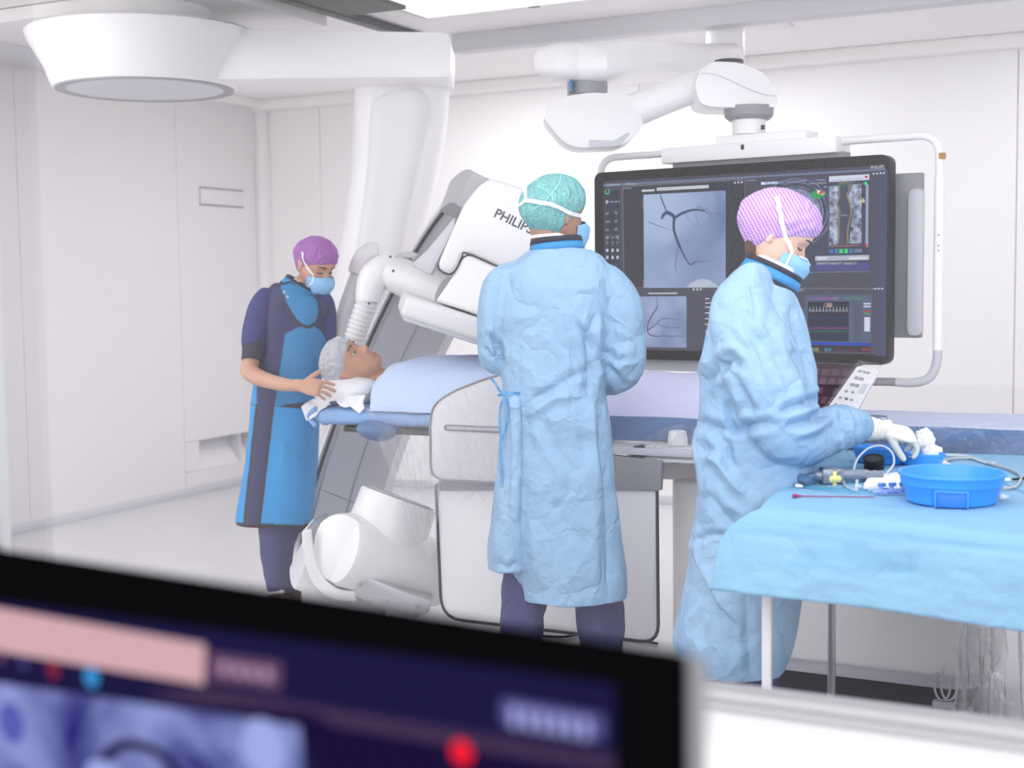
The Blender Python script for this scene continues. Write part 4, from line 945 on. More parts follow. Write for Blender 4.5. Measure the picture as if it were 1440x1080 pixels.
# ---- big basin
bb = mat('blue_plastic', srgb(66, 156, 240), .32, spec=.5)
def basin(name, c, rx, ry, h, lab, taper=.84, rim=.012, rot=0, handle=True, lip=.02, m=bb):
    o = thing(name, c, lab, 'basin')
    n = 72; vs = []; prof = []
    prof += [(0.0, taper*.0+.001), (.0, taper*.93), (.004, taper*.985), (.012, taper), (h*.60, taper+(1-taper)*.42), (h*.64, taper+(1-taper)*.62), (h*.93, .965), (h-.004, .975), (h-.004, 1.0), (h, 1.005), (h+.003, .995), (h+.002, .95), (h*.6, .86+(taper-.84)), (.012, taper*.94), (.006, taper*.9), (.006, .001)]
    cs, sn = math.cos(rot), math.sin(rot)
    for z, k in prof:
        for i in range(n):
            a = 2*math.pi*i/n; x, y = rx*k*math.cos(a), ry*k*math.sin(a)
            # recessed grip at the front
            if handle and z < h*.55 and k > .3 and k >= taper*.9:
                w = abs(math.atan2(math.sin(a+math.pi/2+rot*0-.0), math.cos(a+math.pi/2)))
                if w < .20 and z >= 0: y += .010
            vs.append(c+V(x*cs-y*sn, x*sn+y*cs, z))
    m_ = MB().add(vs, [(i*n+k, i*n+(k+1) % n, (i+1)*n+(k+1) % n, (i+1)*n+k) for i in range(len(prof)-1) for k in range(n)])
    m_.build('bowl', m, o, ang=40); return o
bc = hit(1338, 705, 2, T_)
ob = basin('wash_basin', bc, .132, .132, .074, 'large round blue plastic basin at the front of the instrument table')
ang_ = -YAW*0
# grip frame of the basin (faces the camera)
dirb = Vector((CC.x-bc.x, CC.y-bc.y, 0)).normalized(); sideb = Vector((-dirb.y, dirb.x, 0))
fp = bc+dirb*(.132*.850)
gm_ = MB()
for s in (-1, 1): gm_.box(fp+sideb*s*.038+ZU*.021+dirb*.0, (.005, .020, .040), rotbasis(sideb, dirb, ZU), bevel=.002)
gm_.box(fp+ZU*.042+dirb*.002, (.080, .02, .006), rotbasis(sideb, dirb, ZU), bevel=.002)
gm_.build('grip_frame', bb, ob)
MB().box(fp+ZU*.0205-dirb*.004, (.072, .014, .036), rotbasis(sideb, dirb, ZU), bevel=.001).build('grip_recess', mat('blue_plastic_dark', srgb(52, 128, 224), .4), ob)
wt = mat('clear_water', srgb(96, 178, 245), .03, spec=.8)
MB().lathe(bc+ZU*.044, ZU, [(0, .1125), (.002, .1135)], n=60).build('water', wt, ob)
# ---- small bowls
b1c = hit(1238, 652, 2, T_); b2c = hit(1294, 656, 2, T_)
o1 = basin('small_bowl', hit(1237, 650, 2, T_), .088, .062, .045, 'small blue plastic tray under the gloved wrist', taper=.86, rot=-.25, handle=False)
o2 = basin('small_bowl', hit(1296, 654, 2, T_), .072, .05, .036, 'small blue plastic tray filled with white gauze, behind the big basin', taper=.86, rot=-.25, handle=False)
gz = mat('white_gauze', srgb(246, 246, 250), .9, bump=(14, .4, 'crumple'))
def wad(name, c, sx, sy, sz, seed, lab, cat='gauze', flat=0, m=gz):
    bm = bmesh.new(); bmesh.ops.create_icosphere(bm, subdivisions=4, radius=1)
    for v in bm.verts:
        p = v.co.copy(); d, _ = noise.voronoi(p*1.6+Vector((seed, 0, 0))); r = .82+.22*(d[1]-d[0])+.10*noise.noise(p*3+Vector((0, seed, 0)))
        v.co = Vector((p.x*sx*r, p.y*sy*r, max(-.2 if flat else -1, p.z)*sz*r))
    bm.verts.index_update(); mb = MB().add([c+v.co for v in bm.verts], [[v.index for v in f.verts] for f in bm.faces]); bm.free()
    return tag(mb.build(name, m, ang=180), lab, cat)
wad('gauze_wad', P(1300, 620, 4.16), .035, .03, .045, 3, 'crumpled white gauze standing in the small blue tray, just right of the gloved fingers')
wad('gauze_wad', P(1311, 637, 4.1), .035, .03, .03, 8, 'crumpled white gauze lying low in the small tray against its right rim')
# folded gauze and paper by the manifold
def cloth(name, c4, lab, z0, amp=.004, n=14, cat='gauze', seed=0, thick=.004, m=gz, layers=1):
    o = None
    rows = [[(c4[0].lerp(c4[1], u)).lerp(c4[3].lerp(c4[2], u), v)+ZU*(z0+amp*noise.noise(Vector((u*3+seed, v*3, seed)))+amp*.5*noise.noise(Vector((u*9+seed, v*9, seed)))) for v in np.linspace(0, 1, n)] for u in np.linspace(0, 1, n)]
    return tag(MB().grid(rows, thick).build(name, m, ang=60), lab, cat)
tp = lambda x, y, z=T_: hit(x, y, 2, z)
cloth('gauze_pad', [tp(1226, 668), tp(1270, 672), tp(1274, 690), tp(1214, 689)], 'folded white gauze pad beside the left side of the blue basin', .012, .006, 18, thick=.008, seed=4)
cloth('paper_sheet', [tp(1288, 653), tp(1330, 650), tp(1345, 660), tp(1300, 660)], 'white paper slip lying between the small tray and the big basin', .006, .003, 8, cat='paper', thick=.001, seed=6)
# ---- inflation device
clearp = mat('smoked_clear_plastic', srgb(128, 138, 152), .08, spec=1.0, coat=1)
inf = thing('inflation_device', tp(1180, 668), 'clear balloon inflation syringe with a yellow button, blue handle and black round gauge', 'medical device')
A0, A1 = P(1150, 663, 3.86)-ZU*.0, P(1228, 662, 4.05)
A0 = tp(1150, 669, T_+.022); A1 = tp(1222, 667, T_+.022); ax_ = (A1-A0).normalized()
MB().lathe(A0-ax_*.015, ax_, [(0, .012), (.006, .014), (.15, .014), (.155, .010), (.20, .010)], n=24).build('barrel', clearp, inf)
MB().box(tp(1170, 669, T_+.022), (.062, .03, .042), rotbasis(ax_, Vector((-ax_.y, ax_.x, 0)), ZU), bevel=.006).build('lock_body', clearp, inf)
MB().box(tp(1157, 669, T_+.022), (.012, .034, .046), rotbasis(ax_, Vector((-ax_.y, ax_.x, 0)), ZU), bevel=.004).build('collar', mat('slate_plastic', srgb(70, 84, 104), .35), inf)
yb = tp(1172, 672, T_+.03)
MB().lathe(yb-ax_*.016-AH*.020, ax_, [(0, .004), (.004, .009), (.028, .009), (.032, .004)], n=18).build('yellow_button', mat('yellow_plastic', srgb(226, 222, 140), .4), inf)
MB().box(yb-AH*.014, (.010, .008, .040), rotbasis(ax_, Vector((-ax_.y, ax_.x, 0)), ZU), bevel=.002).build('yellow_tab', MATS['yellow_plastic'], inf)
hb_ = tp(1131, 672, T_+.02)
MB().tube([hb_+ax_*0+AH*.02+ZU*.004-ax_*.012, hb_-ax_*.010, hb_-AH*.02+ax_*.0-ZU*.003, hb_-AH*.035+ax_*.008-ZU*.008], lambda t: .010+.004*math.sin(math.pi*t), n=16).build('pull_handle', mat('blue_grey_plastic', srgb(92, 122, 156), .35), inf)
MB().tube([hb_, A0], .011, n=14, smooth=0).build('plunger', MATS['blue_grey_plastic'], inf)
gx_ = P(1229, 654, 4.0); gax = (RH*-.12+ZU*.94-AH*.3).normalized()
MB().lathe(gx_-gax*.022, gax, [(-.012, .022), (-.006, .029), (.034, .030), (.036, .032), (.044, .032), (.046, .027), (.044, .0265)], n=40).build('gauge', black, inf)
MB().lathe(gx_+gax*.0215, gax, [(0, .023), (.001, .023)], n=32).build('gauge_face', dgrey, inf)
MB().tube([gx_-gax*.02, P(1231, 666, 4.0), A1-ax_*.01], .014, n=16, smooth=3).build('gauge_neck', clearp, inf)
tubem = mat('clear_tubing', srgb(206, 214, 224), .15, spec=.7)
rp_ = [P(1204, 684, 3.75), P(1200, 665, 3.78), P(1206, 645, 3.84), P(1222, 630, 3.92), P(1240, 627, 3.98), P(1254, 636, 3.96), P(1257, 652, 3.88), P(1248, 664, 3.82)]
tag(MB().tube(rp_, .0032, n=10).build('coiled_tube', tubem), 'clear plastic tube rising in a loop over the inflation device', 'tube')
tag(MB().tube([tp(1204, 690, T_+.004), tp(1190, 684, T_+.004), tp(1187, 678, T_+.004), tp(1196, 672, T_+.004), tp(1206, 676, T_+.004)], .003, n=8).build('tube_loop', tubem), 'short clear tube end curled flat in front of the inflation device', 'tube')
# luer connectors
lc = thing('luer_connector', tp(1207, 682), 'small clear luer connector at the foot of the looped tube', 'connector')
MB().lathe(tp(1205, 688, T_+.004), ZU, [(0, .006), (.012, .006), (.014, .0035), (.026, .0035)], n=14).build('body', tubem, lc)
MB().tube([tp(1202, 684, T_+.012), tp(1211, 684, T_+.012)], .0035, n=8, smooth=0).build('wing', tubem, lc)
# guide wire with white hub, magenta needle
nd = thing('introducer_needle', tp(1170, 698, T_), 'thin magenta introducer needle lying near the front left of the drape', 'needle')
mg = mat('magenta_plastic', srgb(150, 40, 110), .35)
n0, n1 = tp(1114, 697.5, T_+.003), tp(1232, 699, T_+.003); na = (n1-n0).normalized()
MB().lathe(n0, na, [(0, .0045), (.012, .005), (.016, .003), (.024, .0028), (.026, .0018), ((n1-n0).length-.01, .0014), ((n1-n0).length, .0003)], n=14).build('needle_body', mg, nd)
MB().box(n0+na*.006, (.010, .002, .011), rotbasis(na, Vector((-na.y, na.x, 0)), ZU), bevel=.0006).build('hub_wing', mg, nd)
gw = thing('guide_wire', tp(1160, 685, T_), 'fine blue guide wires ending in a white hub', 'wire')
MB().lathe(tp(1119, 683, T_+.005), (tp(1134, 684)-tp(1119, 683)), [(0, .0045), (.012, .0052), (.014, .0035), (.02, .003)], n=14).build('hub', white, gw)
wm = mat('blue_wire', srgb(80, 160, 200), .35)
for dy in (0, 3.2, 6): MB().tube([tp(1131, 684+dy*.1, T_+.003), tp(1160, 686+dy*.5, T_+.003), tp(1195, 688+dy*.9, T_+.003), tp(1236, 688+dy, T_+.003)], .0011, n=6).build('wire', wm, gw)
# manifold: blue taps on a clear body
mf = thing('stopcock_manifold', tp(1250, 692, T_), 'clear manifold with small blue stopcocks beside the basin', 'medical device')
ma_ = (tp(1272, 690)-tp(1228, 692)).normalized(); mo = tp(1228, 692, T_+.009)
MB().lathe(mo, ma_, [(0, .004), (.01, .007), (.075, .007), (.08, .004), (.11, .004)], n=16).build('body', mat('clear_blue_plastic', srgb(150, 170, 226), .15, spec=.8), mf)
btp = mat('stopcock_blue', srgb(84, 142, 206), .4)
for i in range(3):
    c = mo+ma_*(.022+i*.03)
    MB().lathe(c, ZU, [(-.006, .006), (.012, .006), (.013, .004)], n=14).build('port', MATS['clear_blue_plastic'], mf)
    tapo = MB().box(c+ZU*.018+ma_*.002, (.020, .009, .010), rotbasis(ma_, Vector((-ma_.y, ma_.x, 0)), ZU), bevel=.0015).build('tap', btp, mf)
for i in range(2): MB().tube([mo+ma_*(.03+i*.04)-AH*.02, mo+ma_*(.03+i*.04)+AH*.004], .004, n=8, smooth=0).build('side_port', MATS['clear_blue_plastic'], mf)
MB().lathe(tp(1222, 688, T_+.008), ma_, [(0, .006), (.012, .008), (.02, .005)], n=12).build('cap', tubem, mf)
# tubes and leads behind the basin
greyt = mat('grey_tubing', srgb(176, 180, 188), .25)
tag(MB().tube([tp(1316, 652, T_+.005), tp(1340, 645, T_+.005), tp(1370, 645, T_+.005), tp(1395, 653, T_+.005), tp(1420, 660, T_+.005), tp(1436, 670, T_+.005), tp(1428, 684, T_+.005), tp(1410, 687, T_+.005)], .0045, n=10).build('grey_tube', greyt), 'grey tubing curving across the table to the right of the basin', 'tube')
tag(MB().tube([tp(1330, 640, T_+.005), tp(1360, 642, T_+.006), tp(1384, 650, T_+.005), tp(1400, 652, T_+.005)], .0045, n=10).build('clear_tube', tubem), 'clear tube arching behind the big basin', 'tube')
tag(MB().tube([tp(1265, 672, T_+.004), tp(1256, 670, T_+.004), tp(1262, 664, T_+.004), tp(1275, 662, T_+.004)], .0018, n=8).build('dark_lead', mat('dark_green_lead', srgb(30, 66, 60), .4)), 'short dark green lead curling at the left rim of the basin', 'cable')
ld = thing('black_tip_lead', tp(1420, 674, T_), 'white connector with a black lead to the right of the basin', 'cable')
MB().lathe(tp(1410, 675, T_+.006), tp(1440, 674)-tp(1410, 675), [(0, .003), (.004, .005), (.02, .005), (.022, .003)], n=12).build('white_end', white, ld)
MB().tube([tp(1424, 674, T_+.006), tp(1440, 672.5, T_+.006), tp(1480, 666, T_+.006)], .0035, n=8).build('lead', black, ld)
tag(MB().tube([tp(1412, 679, T_+.003), tp(1425, 686, T_+.003), tp(1445, 692, T_+.003), tp(1500, 700, T_+.003)], .0013, n=6).build('blue_wire', wm), 'single blue wire running off the table to the right', 'wire')
pg = thing('white_plug', tp(1410, 699, T_), 'small frosted white plug at the right foot of the basin', 'plug')
MB().lathe(tp(1404, 699, T_+.007), tp(1416, 699)-tp(1404, 699), [(0, .004), (.004, .007), (.014, .007), (.018, .005)], n=14).build('cap', white2, pg)
MB().lathe(tp(1412, 699, T_+.007), tp(1416, 699)-tp(1404, 699), [(0, .0045), (.012, .0045)], n=14).build('tip', tubem, pg)

# ================================================================ FOREGROUND MONITOR IN THE CONTROL ROOM
fa, fb = hit(-60, 776, 2, 1.27), hit(972, 938, 2, 1.27)
fx = (fb-fa).normalized(); fn_ = Vector((fx.y, -fx.x, 0));
if fn_.dot(CC-fa) < 0: fn_ = -fn_
cm = thing('control_room_monitor', V(fa.lerp(fb, .5).x, fa.lerp(fb, .5).y, .88), 'black monitor in the near foreground, out of focus, with a glowing blue scan on it', 'monitor')
def fh(px, py, off=0): return hitp(px, py, fa+fn_*off, fn_)
fuv = lambda px, py: ((fh(px, py)-fa).dot(fx), fh(px, py).z)
Fw = (fb-fa).length; L0 = fuv(940, 1000)[0]
FO = lambda u, z, off=0: Vector((fa.x, fa.y, 0))+fx*u+ZU*z+fn_*off
gloss = mat('matt_black_bezel', srgb(4, 4, 5), .7, spec=0)
MB().prism([FO(-.02, .93, -.03), FO(L0, .93, -.03), FO(L0, 1.27, -.03), FO(-.02, 1.27, -.03)], fn_*.03, bevel=.003).build('bezel', gloss, cm)
MB().prism([FO(.03, .95, -.055), FO(L0+.003, .95, -.055), FO(L0+.003, 1.262, -.055), FO(.03, 1.262, -.055)], fn_*.024, bevel=.006).build('back_cover', mat('cover_grey', srgb(96, 95, 100), .6), cm)
MB().box(FO(Fw*.45, .915, -.02), (.05, .03, .1), rotbasis(fx, fn_, ZU)).build('neck', dgrey, cm)
MB().box(FO(Fw*.45, .888, -.02), (.26, .18, .012), rotbasis(fx, fn_, ZU), bevel=.004).build('base', dgrey, cm)
def fquad(pts, off, name, m, par): return MB().add([FO(*fuv(x, y), off) for x, y in pts], [tuple(range(len(pts)))]).build(name, m, par, smooth=False)
fs_ = fquad([(-60, 836), (866, 962), (866, 1250), (-60, 1250)], .001, 'screen', emat('night_blue', srgb(30, 26, 66), 1), cm)
fquad([(-60, 843), (292, 905), (290, 962), (-60, 905)], .0025, 'pink_tab', emat('pink_tab', srgb(214, 172, 178), 1), fs_)
fquad([(296, 915), (400, 930), (398, 970), (296, 955)], .0025, 'grey_tab', emat('mauve_tab', srgb(100, 72, 104), 1), fs_)
for i in range(4): fquad([(314+i*20, 928+i*3), (326+i*20, 930+i*3), (326+i*20, 948+i*3), (314+i*20, 946+i*3)], .0035, 'tab_word', emat('mauve_lite', srgb(176, 140, 166), 1), fs_)
fquad([(296, 966), (866, 1062), (866, 1085), (200, 975)], .002, 'mauve_band', emat('mauve_band', srgb(70, 50, 82), 1), fs_)
fquad([(300, 990), (866, 1090), (866, 1250), (470, 1250), (440, 1000)], .0022, 'dark_pane', emat('deep_blue', srgb(28, 18, 56), 1), fs_)
sc_m = noise_emat('scan_glow', srgb(40, 40, 120), srgb(150, 160, 220), 12, 1, 2, 1.0)
fquad([(-60, 950), (180, 985), (425, 1020), (440, 1250), (-60, 1250)], .0024, 'scan_image', sc_m, fs_)
def fring(cx, cy, r0, r1, off, name, m, a0=0, a1=360, asp=1):
    u, z = fuv(cx, cy); mb = MB(); n = 32; vs = []
    for k in range(n+1):
        a = math.radians(a0+(a1-a0)*k/n); vs += [FO(u+r0*math.cos(a), z+asp*r0*math.sin(a), off), FO(u+r1*math.cos(a), z+asp*r1*math.sin(a), off)]
    mb.add(vs, [(2*k, 2*k+1, 2*k+3, 2*k+2) for k in range(n)]); return mb.build(name, m, fs_, smooth=False)
fring(205, 1110, .045, .056, .003, 'scan_curve', emat('scan_dark', srgb(16, 14, 56), 1), 10, 175, .72)
fring(20, 1015, 0, .018, .003, 'scan_blob', emat('scan_blob', srgb(92, 96, 180), 1)); fring(375, 1050, 0, .022, .003, 'scan_blob', emat('scan_bright', srgb(160, 172, 232), 1))
fring(150, 1090, 0, .022, .0031, 'scan_blob', MATS['scan_bright'], asp=.6)
fring(134, 951, 0, .0085, .004, 'round_icon', emat('cyan_dot', srgb(60, 150, 215), 1)); fring(80, 940, 0, .008, .004, 'round_icon', emat('dull_red', srgb(130, 40, 62), 1))
fring(38, 931, 0, .007, .004, 'round_icon', emat('dull_violet', srgb(62, 56, 110), 1)); fring(6, 922, 0, .006, .004, 'round_icon', MATS['mauve_tab'])
fring(654, 1056, 0, .0085, .004, 'record_light', emat('red_lamp', srgb(235, 30, 50), 1.2))
fquad([(708, 980), (852, 1005), (852, 1040), (708, 1015)], .0026, 'name_field', emat('violet_field', srgb(88, 88, 150), 1), fs_)
for i in range(6): fquad([(722+i*20, 990+i*3.4), (733+i*20, 992+i*3.4), (733+i*20, 1022+i*3.4), (722+i*20, 1020+i*3.4)], .0035, 'name_stroke', emat('violet_lite', srgb(160, 166, 220), 1), fs_)
# ================================================================ PEOPLE
CAMP = np.array(CC); NF = np.array(CF); NR = np.array(CR); NU = np.array(CU)
def proj_np(co):
    q = co-CAMP; d = q@NF; return 720+FPX*(q@NR)/d, 540-FPX*(q@NU)/d, d
def in_poly(x, y, poly):
    ins = np.zeros(len(x), bool); n = len(poly); j = n-1
    for i in range(n):
        xi, yi = poly[i]; xj, yj = poly[j]
        c = ((yi > y) != (yj > y)) & (x < (xj-xi)*(y-yi)/((yj-yi) or 1e-9)+xi); ins ^= c; j = i
    return ins
def seg_dist(x, y, pts):
    best = np.full(len(x), 1e9); side = np.zeros(len(x)); tt = np.zeros(len(x))
    L_ = len(pts)-1
    for i in range(L_):
        (ax, ay), (bx, by) = pts[i], pts[i+1]; dx, dy = bx-ax, by-ay; l2 = dx*dx+dy*dy
        t = np.clip(((x-ax)*dx+(y-ay)*dy)/l2, 0, 1); px, py = ax+t*dx-x, ay+t*dy-y; d = np.hypot(px, py)
        m = d < best; best[m] = d[m]; side[m] = np.sign(dx*(y-ay)-dy*(x-ax))[m]; tt[m] = ((i+t)/L_)[m]
    return best, side, tt
def cloth_finish(me, name, m, parent, amp=.007, sc=6.5, creases=(), label=None, seed=0, fine=.5, bulk=.004):
    """folds: crumpled-paper relief plus creases placed where the photo shows them"""
    co, no = mesh_np(me); n = len(co); disp = np.zeros(n)
    if amp:
        for i in range(n):
            p = co[i]; w = noise.noise_vector(Vector((p[0]*3+seed, p[1]*3, p[2]*2)))*.13
            q = Vector((p[0]*sc+w[0]*sc, p[1]*sc+w[1]*sc, p[2]*sc*.62+w[2]*sc+seed))
            d, _ = noise.voronoi(q); v = (d[1]-d[0])
            d2, _ = noise.voronoi(q*2.3); v2 = (d2[1]-d2[0])
            disp[i] = amp*(min(v, .6)-.25)*1.6+amp*fine*(min(v2, .6)-.25)+bulk*noise.noise(Vector((p[0]*4, p[1]*4, p[2]*2+seed)))
    co2 = co+no*disp[:, None]
    if creases:
        x, y, d = proj_np(co); front = ((co-CAMP)*no).sum(1) < 0
        for pts, w, a, *kind in creases:
            dist, side, t = seg_dist(x, y, pts); k = kind[0] if kind else 'v'
            fade = np.minimum(1, np.minimum(t, 1-t)*6+.15)
            if k == 'v': g = np.exp(-dist/(w*.9))*a*1.35 - np.exp(-((dist-w*1.9)/(w*1.0))**2)*a*.5
            elif k == 'step': g = np.where(side > 0, 1, 0)*np.exp(-(dist/w)**2)*a
            elif k == 'stepn': g = np.where(side < 0, 1, 0)*np.exp(-(dist/w)**2)*a
            co2 += no*(g*fade*front)[:, None]
    return finish(me, co2, name, m, parent, label)
def paint(o, fn, name='col'):
    """real colour pattern of the cloth or skin"""
    me = o.data; n = len(me.vertices); co = np.empty(n*3); me.vertices.foreach_get('co', co); co = co.reshape(-1, 3)
    loc = np.zeros(3); p = o.parent
    while p is not None: loc += np.array(p.location); p = p.parent
    c = np.ones((n, 4)); c[:, :3] = fn(co+loc); a = me.color_attributes.new(name, 'FLOAT_COLOR', 'POINT'); a.data.foreach_set('color', c.ravel())
class Stick:
    """find points of a surface as seen from the camera, to lay ribbons and trims on it"""
    def __init__(s, objs):
        vs = []; fs = []
        for o in objs:
            loc = Vector((0, 0, 0)); p = o.parent
            while p is not None: loc += p.location; p = p.parent
            b = len(vs); vs += [v.co+loc for v in o.data.vertices]; fs += [tuple(i+b for i in f.vertices) for f in o.data.polygons]
        s.b = BVHTree.FromPolygons(vs, fs)
    def __call__(s, px, py, off=.003):
        d = (P(px, py, 1)-CC).normalized(); h = s.b.ray_cast(CC, d)
        if h[0] is None:
            # just past the outline: nearest point of the surface
            q = P(px, py, s.d); h = s.b.find_nearest(q); nn = (q-h[0]); nn = nn.normalized() if nn.length > 1e-6 else h[1]; return h[0]+nn*off, nn
        s.d = (h[0]-CC).dot(CF); n = h[1] if h[1].dot(d) < 0 else -h[1]; return h[0]+n*off, n
def ribbon(st, pts, w, name, m, par, off=.003, thick=.0015, n=24, taper=False):
    q = catmull([(x, y) for x, y in pts], max(2, n//(len(pts)-1))); P_ = [st(x, y, off) for x, y in q]
    c = [Vector(p) for p in catmull([p for p, _ in P_[::2]]+[P_[-1][0]], 3)]; nn = [Vector(p) for p in catmull([x for _, x in P_[::2]]+[P_[-1][1]], 3)]
    rows = []
    for i, p in enumerate(c):
        t = (c[min(i+1, len(c)-1)]-c[max(i-1, 0)]); t = t.normalized() if t.length > 1e-7 else V(1, 0, 0)
        e = t.cross(nn[i].normalized()).normalized(); k = (math.sin(math.pi*(.12+.8*i/(len(c)-1))) if taper else 1)*w/2; rows.append([p-e*k, p+e*k])
    return MB().grid(rows, thick).build(name, m, par, ang=70)
# ------------------------------------------------ head
def hsec(z):
    if z >= .03:
        k = math.sqrt(max(0, 1-((z-.03)/.095)**2)); return .091*k, -.099*k, .0765*k
    T = [(-.118, .052, .005, .022), (-.110, .072, -.005, .034), (-.100, .081, -.015, .043), (-.085, .082, -.03, .053), (-.070, .0835, -.045, .060), (-.055, .084, -.06, .0645), (-.040, .0845, -.075, .068), (-.02, .085, -.088, .071), (.003, .083, -.095, .0735), (.03, .091, -.099, .0765)]
    for a, b in zip(T, T[1:]):
        if z <= b[0]:
            t = max(0, (z-a[0])/(b[0]-a[0])); return tuple(a[i]+(b[i]-a[i])*t for i in (1, 2, 3))
    return T[-1][1:]
def gs(x, s): return math.exp(-(x/s)**2)
def face_y(x, z, y):
    ax = abs(x)
    if z < -.034: nz = max(0, 1-(-.034-z)/.014)
    else: nz = max(0, min(1, (.014-z)/.044))
    y += .026*nz**1.15*gs(x, .0085+.005*max(0, min(1, (-z)/.036)))
    y += .008*gs(ax-.0125, .006)*gs(z+.038, .008)
    y -= .0125*gs(ax-.031, .015)*gs(z-.003, .0115)
    y += .0065*gs(ax-.031, .011)*gs(z-.001, .0075)
    y += .0035*gs(ax-.028, .018)*gs(z-.023, .006)
    y += .004*gs(ax-.047, .016)*gs(z+.024, .014)
    y += .0065*gs(x, .020)*gs(z+.066, .0042)+.0065*gs(x, .017)*gs(z+.0775, .0045)-.003*gs(x, .02)*gs(z+.0715, .002)
    y -= .003*gs(x, .02)*gs(z+.086, .004); y += .004*gs(x, .018)*gs(z+.100, .010)
    return y
class Head:
    def __init__(s, o, F, U, sc=1.0, ear=1.0):
        s.ear = ear
        s.o = o; s.F = F.normalized(); s.U = (U-s.F*U.dot(s.F)).normalized(); s.S = s.F.cross(s.U); s.sc = sc
    def w(s, x, y, z): return s.o+(s.S*x+s.F*y+s.U*z)*s.sc
    def mesh(s, mb, n=72, nz=64):
        vs = []; zs = [-.118+.0001+(.2428)*i/nz for i in range(nz+1)]
        for z in zs:
            yf, yb, w = hsec(z); cy = (yf+yb)/2; ry = (yf-yb)/2
            for k in range(n):
                a = 2*math.pi*k/n; x = w*math.cos(a); y = cy+ry*math.sin(a)
                if math.sin(a) > 0: y = cy+ry*math.sin(a)**.82; y = face_y(x, z, y) if math.sin(a) > .25 else y
                vs.append(s.w(x, y, z))
        fs = [(i*n+k, i*n+(k+1) % n, (i+1)*n+(k+1) % n, (i+1)*n+k) for i in range(nz) for k in range(n)]+[tuple(range(n)), tuple(nz*n+k for k in range(n))]
        mb.add(vs, fs)
        for sx in (-1, 1):   # ears
            E_ = MB(); secs = [((.070, -.012, -.034), .006, .005), ((.074, -.013, -.028), .009, .006), ((.078-.006*(1-s.ear), -.014, -.010), .012*s.ear, .006), ((.080-.02*(1-s.ear), -.016, .008), .016*s.ear, .006), ((.079-.03*(1-s.ear), -.018, .020), .013*s.ear, .006), ((.076-.03*(1-s.ear), -.018, .027), .006, .004)]
            E_.loft([(s.w(sx*a, b, c), p*s.sc, q*s.sc) for (a, b, c), p, q in secs], n=14, side=s.S, smooth=3); mb.add(E_.v, E_.f)
        return mb
    def neck(s, mb, to, r0=.052, r1=.06, fw=0):
        a = s.w(0, -.035+fw*.6, -.045); b = s.w(0, -.025+fw, -.09); mb.loft([(a, r0*.9, r0*.9), (b, r0, r0), (to, r1, r1)], n=24, smooth=4); return mb
    def cap(s, name, m, par, puff=.010, bag=.02, front=.060, slope=.62, wr=.004, seed=0, gather=0, top=.008, label=None, fr_y=.1, nphi=120, nt=44, bagdir=-.6):
        rows = []
        for i in range(nt+1):
            t = i/nt; r = []
            for k in range(nphi):
                a = 2*math.pi*k/nphi; sa, ca = math.sin(a), math.cos(a)
                zb = front-slope*(.095-(-.004+.095*sa))+.010*abs(ca)**2*0
                z = zb+(.1245-zb)*math.sin(t*math.pi/2)
                yf, yb, w = hsec(z); cy, ry = (yf+yb)/2, (yf-yb)/2
                env = math.sin(math.pi*min(1, t*1.25+.05))**.6 if t < .8 else math.sin(math.pi*.95)**.6+.5*(1-math.sin(math.pi*.95)**.6)*0+.15
                env = math.sin(math.pi*min(.5, t*1.1+.07)) if t < .5 else 1
                p = puff*env+bag*env*max(0, -sa)**1.5*math.exp(-((t-.22)/.38)**2)
                q = Vector((ca*3+seed, sa*3, t*2.6)); d, _ = noise.voronoi(q*1.15); fold = min(.5, d[1]-d[0])-.2
                p += wr*(fold*1.8+.8*noise.noise(q*2.2)+.5*noise.noise(Vector((a*5.1+seed, t*2.5, 3))))*min(1, .3+t*3)
                p += gather*math.sin(a*23+seed)*math.exp(-((t-.05)/.12)**2)
                if i == 0: p = .0005
                if i == 1: p = min(p, puff*.75)
                if i == 2: p = max(p, .006)
                kz = z+top*t**2*1.0
                rr = math.hypot(w*ca, ry*sa)+1e-6
                r.append(s.w(w*ca*(1+p/max(rr, .03)), cy+ry*sa*(1+p/max(rr, .03)), kz-p*.25*max(0, -sa)*(1-t)))
            rows.append(r)
        mb = MB(); vs = [p for r in rows for p in r]; n = nphi
        mb.add(vs, [(i*n+k, i*n+(k+1) % n, (i+1)*n+(k+1) % n, (i+1)*n+k) for i in range(nt) for k in range(n)]+[tuple(nt*n+k for k in range(n))])
        return mb.build(name, m, par, ang=180, label=label)
    def mask(s, name, m, par, label=None):
        rows = []; n = 34
        for j in range(n+1):
            v = j/n; r = []
            for i in range(41):
                u = -1+2*i/40; ph = u*math.radians(84); c = math.cos(ph)
                zt, zb = -.012-.022*abs(u)**1.5, -.127+.034*abs(u)**1.3; z = zt+(zb-zt)*v
                Yc = np.interp(v, [0, .12, .3, .55, .8, 1], [.105, .122, .131, .125, .112, .086])
                y = .022+(Yc-.022)*max(0, c)**.75; x = .069*math.sin(ph)*(1-.05*v)
                pl = .0035*((v*3.6) % 1) if .1 < v < .92 else 0
                y += pl*c+.0035*noise.noise(Vector((u*3.2, v*4, 2)))*(1-abs(u)*.5)
                r.append(s.w(x, y, z))
            rows.append(r)
        o = MB().grid(rows, .0022*s.sc).build(name, m, par, ang=60, label=label)
        return o
